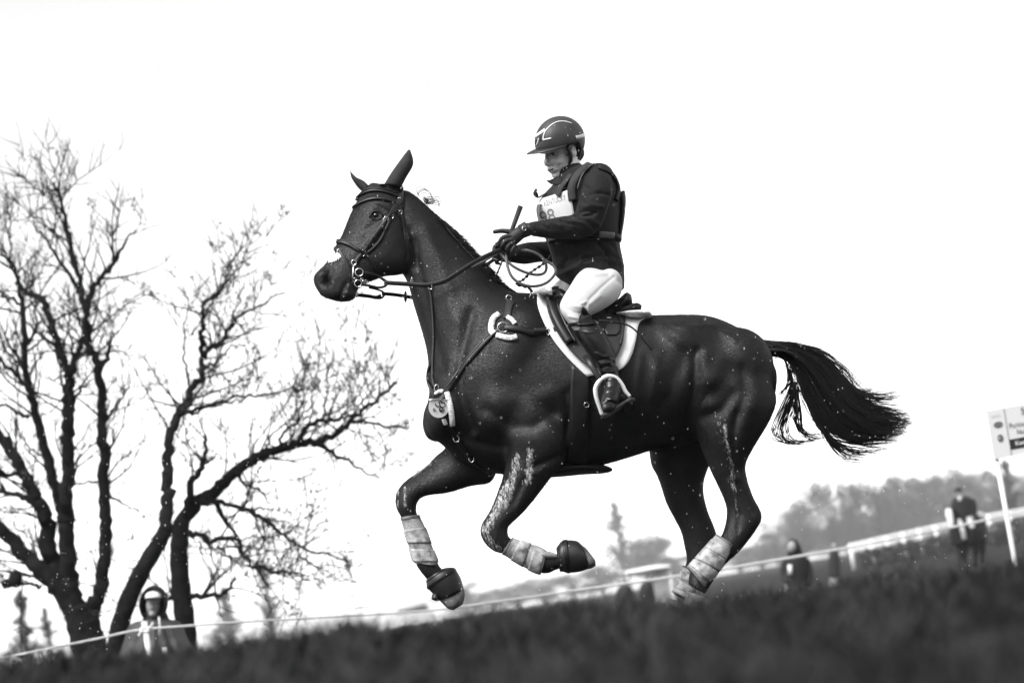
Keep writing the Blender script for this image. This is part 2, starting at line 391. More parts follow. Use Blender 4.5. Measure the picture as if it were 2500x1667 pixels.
NFORE = [(1190, 980, 1400, 1000, .10, -.16), (1215, 1050, 1395, 1080, .12, -.165), (1236, 1112, 1372, 1130, .10, -.165), (1228, 1160, 1340, 1172, .08, -.165),
         (1214, 1205, 1310, 1212, .066, -.165), (1196, 1247, 1276, 1252, .055, -.165), (1176, 1278, 1244, 1282, .05, -.165), (1173, 1302, 1240, 1292, .048, -.165), (1184, 1326, 1240, 1302, .046, -.165),
         (1208, 1346, 1244, 1312, .042, -.165), (1240, 1354, 1262, 1320, .034, -.165), (1272, 1370, 1292, 1334, .032, -.165), (1304, 1388, 1322, 1346, .038, -.165), (1330, 1400, 1344, 1352, .04, -.165), (1364, 1388, 1368, 1350, .034, -.165), (1392, 1382, 1388, 1345, .036, -.165)]
FFORE = [(1110, 1010, 1260, 1090, .09, .14), (1088, 1090, 1215, 1150, .095, .14), (1066, 1108, 1196, 1178, .085, .14), (1042, 1136, 1150, 1186, .075, .14), (1014, 1156, 1096, 1202, .062, .14),
         (987, 1176, 1050, 1208, .052, .14), (969, 1200, 1030, 1214, .048, .14), (965, 1222, 1020, 1224, .046, .14), (969, 1244, 1016, 1242, .042, .14),
         (980, 1265, 1020, 1258, .035, .14), (994, 1306, 1034, 1292, .032, .14), (1006, 1345, 1050, 1332, .034, .14), (1012, 1370, 1064, 1360, .04, .14), (1026, 1394, 1072, 1380, .04, .14), (1044, 1416, 1088, 1396, .036, .14)]
def ear(s, left, right, c, depth, grow=0.0):
    st = [(a[0], a[1], b[0], b[1], d, c) for a, b, d in zip(left, right, depth)]
    loft(s, st, 16, 5, grow=grow)
EARN = ([(938, 452), (955, 424), (980, 389), (992, 373), (998, 366)], [(978, 458), (991, 433), (1006, 407), (1008, 389), (1001, 367)], [.04, .036, .03, .018, .006])
EARF = ([(906, 462), (889, 444), (871, 435), (861, 426), (854, 418)], [(890, 472), (875, 458), (864, 443), (858, 432), (855, 420)], [.036, .03, .024, .014, .005])

hs = Soup()
for st in (HEAD, NECK, TORSO, NHIND, FHIND, NFORE, FFORE): loft(hs, st)
ear(hs, *EARN[:2], -.05, [d * .8 for d in EARN[2]]); ear(hs, *EARF[:2], .05, [d * .8 for d in EARF[2]])
# muscle masses
blob(hs, 955, 630, -.055, 48, 44, .055)                 # cheek
blob(hs, 1000, 600, -.03, 26, 60, .075, -20)            # wing of atlas / throat
blob(hs, 1240, 900, -.13, 95, 165, .145, 22)            # shoulder
blob(hs, 1210, 1010, -.14, 75, 75, .13, 0)              # point of shoulder
blob(hs, 1300, 1070, -.14, 75, 62, .135, -15)           # triceps
blob(hs, 1095, 1010, -.09, 55, 75, .13, 20)             # near breast
blob(hs, 1080, 1010, .09, 45, 75, .13, 20)
blob(hs, 1210, 900, .13, 95, 165, .145, 22)
blob(hs, 1660, 850, -.10, 95, 70, .19, 15)              # hip
blob(hs, 1790, 900, -.11, 100, 105, .175, 30)           # buttock
blob(hs, 1760, 900, .11, 100, 110, .175, 30)
blob(hs, 1740, 1000, -.13, 60, 62, .155, 0)             # stifle
blob(hs, 1480, 940, -.06, 190, 150, .25, 0)             # barrel
blob(hs, 1855, 850, 0, 38, 26, .05, 30)                 # dock
horse_me = remesh(hs, .0065, 5, .5)
def body_w(co):
    X, Y, Z = proj(co); return np.clip((X - 1000) / 60, 0, 1) * np.clip((1150 - Y) / 70, .0, 1)
lap(horse_me, 60, body_w)
sculpt(horse_me, [
    ([(1300, 1140), (1372, 1110), (1388, 1030), (1380, 960)], 9, -.014),           # behind the elbow
    ([(1150, 760), (1120, 880), (1122, 960), (1150, 1050)], 14, -.016),            # front of the shoulder
    ([(1100, 1050), (1160, 1080), (1230, 1090)], 14, -.012),
    ([(1185, 1000), (1250, 1040), (1300, 1040), (1350, 1010)], 16, -.012),
    ([(1200, 960), (1270, 985), (1340, 960)], 22, .008),
    ([(1700, 860), (1695, 930), (1690, 980), (1676, 1040), (1650, 1070)], 12, -.018),     # flank fold
    ([(1672, 870), (1640, 930), (1620, 990)], 22, -.010),
    ([(1715, 880), (1725, 930)], 22, .012), ([(1640, 792), (1680, 800), (1740, 795)], 9, .008),
    ([(1790, 960), (1760, 1000), (1720, 1015)], 14, -.010), ([(1800, 1010), (1790, 1080), (1800, 1150)], 9, -.010),
    ([(1745, 920), (1790, 940), (1830, 990)], 22, .008),
    ([(1580, 850), (1600, 900), (1620, 950)], 14, .006),
    ([(1800, 1180), (1818, 1220), (1838, 1250)], 7, -.010), ([(1805, 1255), (1800, 1290)], 8, -.006),
    ([(1225, 1190), (1200, 1260)], 8, .006), ([(1280, 1170), (1250, 1230)], 9, -.008),
    # neck
    ([(1010, 590), (1030, 700), (1055, 800), (1080, 900)], 12, -.012), ([(1040, 560), (1080, 660), (1110, 780)], 18, .007), ([(1000, 560), (1015, 600), (1012, 650)], 7, -.010),
    # head
    ([(925, 560), (900, 590), (880, 612)], 6, .006),                              # facial crest
    ([(918, 505), (935, 512), (948, 522)], 6, .010),                              # brow
    ([(915, 530), (925, 538), (890, 560)], 5, -.006),
    ([(918, 526)], 10, -.012),
    ([(985, 560), (996, 610), (985, 650)], 6, -.008),
    ([(790, 690), (800, 672), (805, 662)], 9, -.020), ([(796, 682)], 9, -.026), ([(774, 672), (788, 662), (806, 664), (812, 690)], 5, .006),   # nostril
    ([(845, 690), (835, 712), (824, 732)], 3.5, -.012),                           # mouth
    ([(850, 715), (862, 722)], 8, .006),
])
sculpt(horse_me, [
    ([(1690, 968), (1702, 925), (1700, 890)], 4, -.004), ([(1698, 985), (1712, 940), (1712, 905)], 4, -.004), ([(1686, 985), (1690, 945)], 4, -.004), ([(1704, 1000), (1724, 965)], 4, -.004),
    ([(1385, 1150), (1380, 1080), (1392, 1010), (1398, 940)], 6, -.009), ([(1660, 775), (1700, 790), (1745, 800), (1790, 830)], 8, .005), ([(1600, 790), (1650, 820), (1680, 860)], 14, .007), ([(1760, 880), (1740, 940), (1735, 985)], 20, .010), ([(1840, 900), (1850, 960), (1820, 1030)], 16, .006), ([(1812, 900), (1818, 960), (1790, 1040)], 12, -.007),
    ([(1628, 1196), (1646, 1188), (1660, 1172)], 3, .004), ([(1634, 1222), (1652, 1212), (1664, 1196)], 3, .004), ([(1300, 1000), (1340, 1045), (1366, 1090)], 20, .012), ([(1500, 985), (1545, 992), (1600, 1010), (1640, 1040)], 3.6, .0025), ([(1192, 790), (1206, 820), (1198, 850)], 3, .002), ([(1275, 940), (1300, 960), (1330, 972)], 3, .002),
    ] + [([(1420, 880 + 9 * i), (1480, 876 + 9 * i), (1540, 884 + 9 * i)], 3, .0026) for i in range(0, 14)] +
       [([(1440 + 42 * i, 860), (1430 + 40 * i, 960), (1420 + 36 * i, 1060)], 10, .004) for i in range(5)] +
       [([(888, 566), (880, 590), (870, 610)], 2.5, .003)])
lap(horse_me, 5, lambda c: np.ones(len(c)) * .8)
attr_mask(horse_me, 'mud', [
    ([(1294, 1102), (1290, 1172)], 15, .66), ([(1262, 1115), (1248, 1190), (1232, 1235)], 18, .56), ([(1240, 1180), (1210, 1250), (1185, 1292)], 19, .6), ([(1182, 1290), (1200, 1330), (1225, 1345)], 17, .58),
    ([(1050, 1130), (1010, 1160)], 9, .55), ([(990, 1190), (988, 1235)], 7, .6), ([(972, 1200), (970, 1245)], 6, .55),
    ([(1755, 1020), (1745, 1060)], 16, .36), ([(1768, 1040), (1785, 1130), (1793, 1200)], 11, .56), ([(1793, 1200), (1800, 1260)], 6, .52), ([(1760, 1090), (1790, 1150)], 10, .3), ([(1800, 1270), (1790, 1300)], 10, .3),
    ([(1748, 1010), (1775, 1090), (1790, 1180)], 24, .43), ([(1130, 1130), (1060, 1150)], 14, .36)], cmax=.4)
horse = link('horse', horse_me, M_coat, label='dark galloping horse in tack, carrying the rider across the grass', cat='horse')
BVH_H = bvh_of(horse)
def short_coat(n, seed=4):
    """short hair lying on the coat, one thin leaf-shaped face per hair"""
    g = np.random.default_rng(seed); horse_me.calc_loop_triangles(); T = np.empty(len(horse_me.loop_triangles) * 3, dtype=np.int64); horse_me.loop_triangles.foreach_get('vertices', T); T = T.reshape(-1, 3)
    co = get_co(horse_me); A, B, C = co[T[:, 0]], co[T[:, 1]], co[T[:, 2]]; N_ = np.cross(B - A, C - A); ar = np.linalg.norm(N_, axis=1); N_ /= ar[:, None] + 1e-12
    w_ = ar * (N_ @ np.array(fw) < .15); k = g.choice(len(T), n, p=w_ / w_.sum()); u, v = g.random(n), g.random(n); f_ = u + v > 1; u[f_], v[f_] = 1 - u[f_], 1 - v[f_]
    p = A[k] + (B[k] - A[k]) * u[:, None] + (C[k] - A[k]) * v[:, None]; nn = N_[k]; X, Y, Z = proj(p)
    d = np.tile(np.array([.8, 0, -.6]), (n, 1)); d[(X < 1250) & (Y < 900)] = (.55, 0, -.85); d[(Y > 1120)] = (.15, 0, -1); d += g.normal(0, .22, (n, 3)); d -= nn * np.sum(d * nn, 1)[:, None]; d /= np.linalg.norm(d, axis=1)[:, None]
    sd_ = np.cross(d, nn); L_ = g.uniform(.008, .015, n)[:, None]; W_ = g.uniform(.0007, .0013, n)[:, None]; lift = g.uniform(.0012, .0032, n)[:, None]
    base = p - nn * .0005; V = np.stack([base, base + d * L_ * .45 + sd_ * W_ + nn * lift * .6, base + d * L_ + nn * lift, base + d * L_ * .45 - sd_ * W_ + nn * lift * .6], 1).reshape(-1, 3)
    me = bpy.data.meshes.new('short_coat'); me.vertices.add(4 * n); me.vertices.foreach_set('co', V.ravel()); me.loops.add(4 * n); me.loops.foreach_set('vertex_index', np.arange(4 * n)); me.polygons.add(n); me.polygons.foreach_set('loop_start', np.arange(0, 4 * n, 4)); me.update(calc_edges=True); me.validate()
    return me
M_short = mat('short_hair', .005, .46, .40, var=.9, vscale=6)
oc = link('short_coat', short_coat(120000), M_short, horse, smooth=False); oc['kind'] = 'stuff'
# eye
h, n = surf(BVH_H, 918, 526)
es = Soup(); ball(es, h + fw * .012, cx * .021, fw * .02, cy * .0155, 20, 14)
link('eye', es, mat('wet_eye', .004, .06, .8), horse)
es = Soup()
for pth, r_ in (([(902, 531), (908, 520), (917, 515.5), (927, 517), (936, 527)], .0045), ([(904, 532), (911, 536), (920, 537), (929, 534), (934, 528)], .0025)):
    pts = [surf(BVH_H, *q)[0] - fw * .003 for q in cat_rom(pth, 4)]; tube(es, pts, r_, 8)
link('eyelid', es, mat('dark_lid', .006, .6, .3), horse)
# hooves
def hoof(*st, c=0, hw=.06, name='hoof'):
    s = Soup(); loft(s, [(*q, hw * k, c) for q, k in zip(st, (.8, .95, 1.0, .8))], 22, 4, pw=.9)
    return link(name, s, M_hoof, horse)
hoof((1398, 1332, 1392, 1394), (1424, 1332, 1425, 1390), (1441, 1350, 1444, 1387), (1453, 1366, 1454, 1381), c=-.165)
hoof((1060, 1452, 1122, 1412), (1076, 1468, 1134, 1440), (1092, 1484, 1134, 1458), (1106, 1489, 1130, 1474), c=.14)
hoof((1676, 1442, 1722, 1458), (1672, 1460, 1726, 1474), (1668, 1476, 1730, 1490), (1668, 1480, 1730, 1494), c=-.145)
hoof((1634, 1460, 1680, 1474), (1628, 1474, 1684, 1486), (1622, 1488, 1686, 1498), (1622, 1492, 1686, 1502), c=.15)

# ---- hair
def strands(guides, n, spread, rad, wob=4, nseg=14, cdepth=0.0, dspread=.05, lenj=.15, seed=3, taper=True, clump=1, curve=H):
    rr = random.Random(seed); s = Soup(); G = [cat_rom(g, 10) for g in guides]
    for i in range(n):
        k = rr.random() * (len(G) - 1); a = int(min(k, len(G) - 2)) if len(G) > 1 else 0; t = k - a
        A = G[a]; B = G[min(a + 1, len(G) - 1)]; L = 1 - lenj * rr.random(); ph = rr.random() * 6.28; am = rr.gauss(0, wob); off = np.array([rr.gauss(0, spread), rr.gauss(0, spread)]); dc = rr.gauss(0, dspread)
        st_ = rr.random() * .12
        pts = []
        for j in range(nseg + 1):
            u = st_ + (L - st_) * j / nseg
            qa = A[min(int(u * (len(A) - 1)), len(A) - 2)]; qa2 = A[min(int(u * (len(A) - 1)) + 1, len(A) - 1)]; fa = u * (len(A) - 1) - int(u * (len(A) - 1))
            qb = B[min(int(u * (len(B) - 1)), len(B) - 2)]; qb2 = B[min(int(u * (len(B) - 1)) + 1, len(B) - 1)]; fb = u * (len(B) - 1) - int(u * (len(B) - 1))
            q = (qa + (qa2 - qa) * fa) * (1 - t) + (qb + (qb2 - qb) * fb) * t
            gr = min(1, u * 1.6)
            q = q + off * (.25 + .75 * gr) + np.array([math.sin(ph + u * 7), math.cos(ph * 1.7 + u * 6)]) * am * gr
            pts.append(H(q[0], q[1], cdepth + dc * (.3 + .7 * gr)))
        tube(s, pts, [rad * (1 - .75 * (j / nseg) ** 2 if taper else 1) for j in range(nseg + 1)], 3)
    return s
TG = [[(1848, 838), (1930, 842), (2000, 868), (2052, 912), (2084, 962), (2135, 995), (2234, 1018)],
      [(1858, 848), (1930, 852), (1992, 890), (2038, 945), (2078, 1000), (2140, 1030), (2222, 1036)],
      [(1866, 858), (1925, 862), (1975, 905), (2012, 970), (2056, 1030), (2120, 1058), (2212, 1056)],
      [(1872, 866), (1918, 869), (1946, 915), (1972, 985), (2014, 1046), (2080, 1078), (2188, 1080)]]
ts = Soup(); loft(ts, [(1836, 826, 1866, 872, .036, 0), (1890, 832, 1894, 871, .034, 0), (1940, 845, 1925, 872, .03, 0), (1990, 866, 1950, 905, .03, 0), (2040, 915, 1975, 960, .028, 0), (2072, 962, 2000, 1010, .02, 0), (2090, 1000, 2040, 1040, .012, 0), (2130, 1025, 2110, 1045, .004, 0)], 16, 4)
s2 = strands(TG, 900, 5, .0016, wob=4, dspread=.04, seed=5); ts.add(s2.v, s2.f)
for k_ in range(34):
    r9 = random.Random(300 + k_); t9 = r9.random() * 2.99; a9 = int(t9); t9 -= a9; g9 = [tuple(np.array(p) * (1 - t9) + np.array(q) * t9 + np.array([r9.gauss(0, 5), r9.gauss(0, 7)]) * (i_ / 6) ** 1.3 * 1.6) for i_, (p, q) in enumerate(zip(TG[a9], TG[a9 + 1]))]
    s2 = strands([g9], 26, 2.0, .0015, wob=1.2, dspread=.012, cdepth=r9.gauss(0, .035), lenj=.12, seed=400 + k_); ts.add(s2.v, s2.f)
for gs, n, sp in (([[(2030, 890), (2062, 925), (2095, 955), (2150, 962), (2212, 944)], [(2045, 915), (2075, 950), (2110, 975), (2160, 985), (2216, 992)]], 44, 5),
                  ([[(2020, 880), (2060, 925), (2088, 952), (2110, 955), (2138, 946)]], 12, 3),
                  ([[(1926, 880), (1932, 930), (1915, 975), (1890, 1030), (1884, 1058), (1905, 1074), (1950, 1080), (1990, 1072)], [(1930, 900), (1938, 960), (1918, 1010), (1906, 1050), (1916, 1076), (1950, 1082), (2000, 1074)], [(1944, 940), (1940, 1000), (1925, 1035), (1935, 1066), (1962, 1076), (2010, 1066)]], 30, 5),
                  ([[(1936, 930), (1942, 990), (1938, 1020), (1955, 1050), (1985, 1060), (2015, 1050)], [(1945, 930), (1952, 1000), (1958, 1050), (1985, 1072), (2020, 1070)]], 26, 6),
                  ([[(1990, 1010), (2012, 1060), (2040, 1100), (2075, 1122), (2132, 1126)], [(2000, 1030), (2030, 1075), (2070, 1105), (2120, 1112)], [(2010, 1040), (2050, 1085), (2110, 1098), (2192, 1086)]], 46, 5),
                  ([[(1880, 868), (1915, 880), (1924, 930), (1905, 960), (1905, 940)], [(1890, 868), (1918, 880), (1926, 935), (1912, 955), (1904, 990)]], 14, 3)):
    s2 = strands(gs, int(n * 1.3), sp * .8, .0021, wob=3, dspread=.03, seed=n); ts.add(s2.v, s2.f)
s2 = strands(TG[1:], 90, 11, .0013, wob=9, dspread=.05, lenj=.3, seed=71); ts.add(s2.v, s2.f)
s2 = strands([TG[0], [(1852, 836), (1940, 838), (2015, 858), (2075, 905), (2110, 940), (2160, 955), (2215, 950)]], 50, 6, .0012, wob=7, dspread=.05, lenj=.35, seed=72); ts.add(s2.v, s2.f)
link('tail', ts, M_hair, horse, fix=False)
ms = Soup(); rr = random.Random(11); crest = cat_rom([(1040, 500), (1075, 534), (1100, 560), (1124, 588), (1148, 615), (1174, 643), (1199, 671), (1222, 696), (1238, 708)], 12)
for i in range(1700):
    u = rr.random() ** .8; q = crest[int(u * (len(crest) - 1))]; ln = (7 + 14 * min(1, u * 3.0)) * (.6 + .6 * rr.random()); fl = rr.gauss(0, .28)
    d = np.array([.9 + fl, -.12 + .5 * fl]); c0 = rr.gauss(0, .018)
    pts = [H(*(q + np.array([-5, 2]) + d * ln * t + np.array([1.5, 3.0]) * t * t * 2), c0 - .012 * t) for t in (0, .35, .7, 1)]
    tube(ms, pts, [.0022, .002, .0016, .0006], 3)
link('mane', ms, M_hair, horse, fix=False)
ms = Soup()
for gs, n in (([[(1022, 482), (1018, 462), (1034, 452), (1054, 462), (1058, 486), (1066, 494)], [(1022, 484), (1030, 472), (1048, 474), (1060, 488), (1070, 500)]], 5),
              ([[(1030, 482), (1042, 486), (1056, 488), (1072, 492), (1070, 512)], [(1036, 488), (1048, 494), (1060, 492), (1070, 498), (1068, 518)]], 14),
              ([[(1030, 484), (1040, 494), (1050, 498), (1058, 490)], [(1036, 492), (1046, 500), (1056, 494), (1066, 484)]], 12)):
    s2 = strands(gs, n, 3.2, .0014, wob=3.5, dspread=.02, seed=n); ms.add(s2.v, s2.f)
link('mane_tuft', ms, M_hair, horse, fix=False)
# ------------------------------------------------------------------ tack
M_lea = mat('black_leather', .006, .42, .4, var=.5, vscale=30, bump=.15, bscale=200)
M_leb = mat('brown_leather', .02, .42, .5, var=.4, vscale=25, bump=.15, bscale=160)
M_steel = mat('polished_steel', .72, .16, .5, metal=1.0)
M_white = mat('white_cloth', .7, .85, .2, var=.06, vscale=12, bump=.3, bscale=300)
M_fleece = mat('white_fleece', .75, .95, .1, var=.12, vscale=60, bump=.9, bscale=90, bdist=.014)
M_knit = mat('dark_knit', .02, .85, .2, var=.6, vscale=220, bump=1.0, bscale=240)
def ring(s, px, py, c, rx, ry, rad, n=20, Y=None, tilt=0.0):
    pts = []
    for k in range(n):
        a = 2 * math.pi * k / n; q = (px + rx * math.cos(a), py + ry * math.sin(a))
        pts.append(P(*q, (Y if Y is not None else ymid(px) + c) + tilt * math.cos(a)))
    tube(s, pts, rad, 6, closed=True)
def on(bvh, px, py, out=.004):
    h, n = surf(bvh, px, py); return h - fw * out if h is not None else None
def buckle(parent, bvh, px, py, w_, h_, ang, rad=.0016, m=None):
    s = Soup(); a = R(ang); h, n = surf(bvh, px, py); Yb = (h.y if h is not None else ymid(px)) - .008
    pts = []
    for k in range(16):
        t = 2 * math.pi * k / 16; u = math.copysign(abs(math.cos(t)) ** .5, math.cos(t)) * w_ / 2; v = math.copysign(abs(math.sin(t)) ** .5, math.sin(t)) * h_ / 2
        pts.append(P(px + u * math.cos(a) - v * math.sin(a), py + u * math.sin(a) + v * math.cos(a), Yb))
    tube(s, pts, rad, 6, closed=True); link('buckle', s, m or M_steel, parent)
# ear bonnet
bon = empty('ear_bonnet', "black knitted ear bonnet over the galloping horse's ears and poll", 'ear bonnet')
for e_, c_ in ((EARN, -.05), (EARF, .05)):
    s = Soup(); ear(s, *e_[:2], c_, e_[2], grow=.002); link('ear_cover', s, mat('dark_ear_cloth', .028, .8, .25, var=.25, vscale=30, bump=.2, bscale=260), bon)
s = patch(BVH_H, [(890, 470), (905, 455), (930, 449), (955, 452), (980, 462), (990, 480)], [(858, 514), (876, 499), (902, 488), (926, 486), (950, 490), (980, 540)], 4, 8, .002, .004)
link('knit_cap', s, M_knit, bon)
s = Soup(); strap(s, BVH_H, [(860, 511), (876, 499), (902, 488), (926, 486), (950, 490), (966, 498)], 7, .006, .005); link('edge_trim', s, M_lea, bon)
# bridle
bri = empty('bridle', "black leather bridle with steel buckles on the galloping horse's head", 'bridle')
def bpart(name, poly, wd, th=.005, lift=.003, m=None, parent=None):
    s = Soup(); strap(s, BVH_H, poly, wd, th, lift); return link(name, s, m or M_lea, parent or bri)
o = bpart('browband', [(874, 492), (880, 482), (894, 472), (918, 467), (944, 471), (965, 479), (976, 486)], 9, .010, .006)
bpart('piping', [(876, 488), (894, 470), (918, 465), (944, 468), (965, 476)], 3, .004, .016, parent=o)
s = Soup(); ball(s, on(BVH_H, 975, 485, .014), cx * .008, cy * .008, fw * .004); link('rosette', s, M_steel, o)
bpart('headpiece', [(978, 455), (979, 468), (976, 490), (968, 500)], 11, .005, .005, M_leb)
bpart('cheekpiece', [(972, 492), (960, 512), (944, 537), (926, 562), (908, 588), (890, 614), (876, 630), (868, 642)], 10, .005, .005)
bpart('noseband_hanger', [(970, 505), (956, 530), (942, 560), (928, 588), (905, 612), (888, 620)], 6, .004, .004)
bpart('throatlatch', [(973, 494), (978, 518), (983, 545), (990, 580), (997, 608), (995, 640)], 5, .004, .004)
o = bpart('noseband', [(806, 606), (815, 597), (832, 592), (852, 598), (872, 609), (888, 618), (899, 628), (909, 642), (913, 660)], 9, .009, .004)
bpart('piping', [(813, 596), (832, 589), (852, 595), (872, 606), (886, 615)], 3, .004, .012, parent=o)
bpart('flash_strap', [(806, 606), (815, 605), (828, 613), (839, 627), (848, 644), (854, 662), (858, 684)], 7, .004, .004)
bpart('nose_strip', [(808, 614), (811, 628), (812, 640)], 22, .002, .002, M_white)
s = Soup()
for k in range(4):
    x0 = 811 + 5.2 * k; y0 = 640 - 2.4 * k; strap(s, BVH_H, [(x0, y0 - 4), (x0 + 1, y0 + 3)], 2.6, .003, .003, spl=True, sub=3)
link('strip_teeth', s, M_white, bri)
bpart('strip_side', [(822, 618), (826, 624), (829, 631)], 12, .002, .002, M_white)
for px_, py_, w_, h_, a_ in ((942, 536, 13, 11, -58), (886, 618, 14, 11, -60), (828, 614, 10, 8, 50), (978, 518, 8, 7, 85), (957, 529, 8, 7, -60)): buckle(bri, BVH_H, px_, py_, w_, h_, a_)
for poly in ([(930, 556), (936, 561)], [(912, 578), (918, 583)], [(897, 597), (904, 602)]): bpart('keeper', poly, 5, .004, .010)
YB = surf(BVH_H, 866, 664)[0].y - .016
bit = empty('bit', '', ''); 
for k_ in list(bit.keys()): del bit[k_]
bit.parent = bri
s = Soup(); tube(s, [P(863, 646, YB), P(862, 668, YB), P(860, 692, YB)], .0045, 8); link('shank', s, M_steel, bit)
for px_, py_, r_, rad in ((877, 665, 9.5, .0026), (874, 692, 8.5, .0022), (866, 683, 4.5, .0018), (864, 641, 6, .0024)):
    s = Soup(); ring(s, px_, py_, 0, r_, r_, rad, Y=YB); link('ring', s, M_steel, bit)
for k in range(5):
    s = Soup(); ring(s, 884 + 5 * k, 682 + 3.5 * (k % 2) + 2 * k, 0, 3.6, 2.6, .0011, 12, Y=YB + .01 * k); link('chain_link', s, M_steel, bit)
# reins
rei = empty('reins', "black leather reins running from the bit to the rider's hands", 'reins')
def free_strap(s, pts, wd_px, th=.004, ref=None, sub=8):
    """pts (px,py,depth): a strap in the air, its flat side to the camera"""
    pp = cat_rom(pts, sub); V = [P(q[0], q[1], ymid(q[0]) + q[2]) for q in pp]
    ribbon(s, V, [-fw] * len(V), wd_px / 517.0, th)
    return V
cb = YB - ymid(866)
s = Soup(); free_strap(s, [(884, 664, cb), (906, 669, cb), (926, 676, cb + .01), (943, 688, cb + .01)], 7); link('upper_rein_loop', s, M_lea, rei)
s = Soup(); free_strap(s, [(882, 695, cb), (905, 698, cb), (925, 702, cb), (941, 698, cb + .005), (944, 688, cb + .01), (930, 678, cb + .01)], 6); link('lower_rein_loop', s, M_lea, rei)
s = Soup(); free_strap(s, [(938, 690, cb + .01), (970, 692, cb), (1005, 694, cb - .01), (1045, 696, -.16), (1085, 686, -.17), (1116, 667, -.17), (1162, 638, -.16), (1210, 615, -.14), (1252, 600, -.12)], 11, .005); link('near_rein', s, M_lea, rei)
s = Soup(); free_strap(s, [(1150, 652, -.10), (1190, 632, -.09), (1225, 610, -.07)], 7, .004); link('second_rein', s, mat('grey_rubber_rein', .12, .6, .4, var=.3, vscale=60), rei)
s = Soup(); free_strap(s, [(870, 720, .02), (900, 723, .04), (918, 726, .05), (930, 722, .06)], 9); free_strap(s, [(912, 728, .05), (930, 728, .06), (938, 720, .06), (934, 712, .06), (918, 706, .05), (900, 702, .03)], 5); link('far_rein_loop', s, M_lea, rei)
s = Soup(); free_strap(s, [(932, 717, .06), (960, 719, .07), (988, 723, .08), (1012, 727, .09), (1060, 730, .13), (1140, 680, .13), (1225, 620, .08)], 9); link('far_rein', s, M_lea, rei)
s = Soup(); ball(s, H(990, 724, .08), cx * .008, fw * .03, cy * .028); link('rein_stopper', s, M_rub, rei)
s = Soup(); ring(s, 871, 719, .01, 3, 7, .0016); link('ring', s, M_steel, rei)
# hanging rein loops below the hands
s = Soup(); free_strap(s, [(1268, 612, -.13), (1290, 612, -.16), (1318, 624, -.17), (1333, 645, -.17), (1330, 665, -.16), (1310, 671, -.16), (1280, 664, -.16), (1250, 648, -.15), (1222, 620, -.12)], 7, .005); link('rein_slack', s, mat('rubber_rein', .05, .5, .5, var=.5, vscale=90), rei)
s = Soup(); free_strap(s, [(1236, 612, -.12), (1238, 645, -.15), (1250, 676, -.17), (1275, 694, -.18), (1305, 699, -.18), (1335, 690, -.17), (1355, 668, -.16), (1352, 650, -.15), (1330, 635, -.14)], 7, .005); link('rein_slack', s, mat('rubber_rein', .05), rei)
s = Soup(); pp = cat_rom([(1346, 624, -.12), (1325, 645, -.13), (1300, 662, -.14), (1278, 682, -.15), (1262, 694, -.14), (1290, 702, -.12), (1298, 712, -.1)], 10)
tube(s, [H(q[0], q[1], q[2]) for q in pp], [.006 + .0028 * math.sin(i * 1.5) for i in range(len(pp))], 8); link('braided_rein', s, M_lea, rei)
# running martingale and breastplate
bre = empty('breastplate', "dark leather breastplate with steel rings and fleece pads on the galloping horse's chest", 'breastplate')
def cpart(name, poly, wd, th=.005, lift=.003, m=None, parent=None):
    s = Soup(); strap(s, BVH_H, poly, wd, th, lift); return link(name, s, m or M_lea, parent or bre)
for poly, wd in (([(1219, 768), (1206, 778), (1201, 792), (1201, 808), (1208, 816)], 15), ([(1214, 819), (1232, 824), (1248, 826), (1262, 822)], 13), ([(1240, 776), (1250, 782), (1258, 792)], 11), ([(1092, 958), (1098, 985), (1102, 1012), (1104, 1036)], 13), ([(1066, 962), (1076, 956), (1084, 956)], 9), ([(1084, 1022), (1088, 1034)], 10)):
    cpart('fleece_pad', poly, wd, .014, .002, M_fleece)
o = cpart('near_chest_strap', [(1218, 802), (1181, 838), (1142, 882), (1107, 930), (1085, 966), (1074, 978)], 14, .006, .004)
cpart('stitched_edge', [(1211, 803), (1174, 840), (1136, 884), (1102, 930), (1082, 962)], 3, .003, .010, M_leb, parent=o)
cpart('far_chest_strap', [(1052, 890), (1047, 908), (1046, 928), (1054, 948), (1066, 966)], 10, .006, .004)
cpart('wither_strap', [(1247, 735), (1242, 755), (1238, 778)], 19, .006, .004, M_leb)
cpart('girth_strap', [(1232, 800), (1255, 802), (1275, 806), (1298, 813), (1327, 808), (1345, 808), (1366, 806)], 15, .007, .006)
cpart('strap_end', [(1302, 808), (1318, 808), (1332, 808)], 10, .004, .014, M_leb)
cpart('belly_strap', [(1084, 1012), (1097, 1040), (1114, 1070), (1132, 1096), (1152, 1121), (1174, 1140), (1196, 1154)], 10, .005, .004)
s = Soup()
for q in ([(1222, 716), (1228, 728), (1238, 733), (1262, 724), (1298, 726), (1324, 717), (1350, 704), (1364, 703)],):
    V = [H(a[0], a[1], -.07) for a in cat_rom(q, 6)]; ribbon(s, V, [-fw] * len(V), 9 / 517, .006)
link('pommel_strap', s, M_lea, bre)
cpart('martingale_strap', [(1050, 704), (1054, 726), (1058, 764), (1060, 812), (1059, 853), (1058, 880), (1058, 922), (1064, 946)], 6, .004, .004, M_leb)
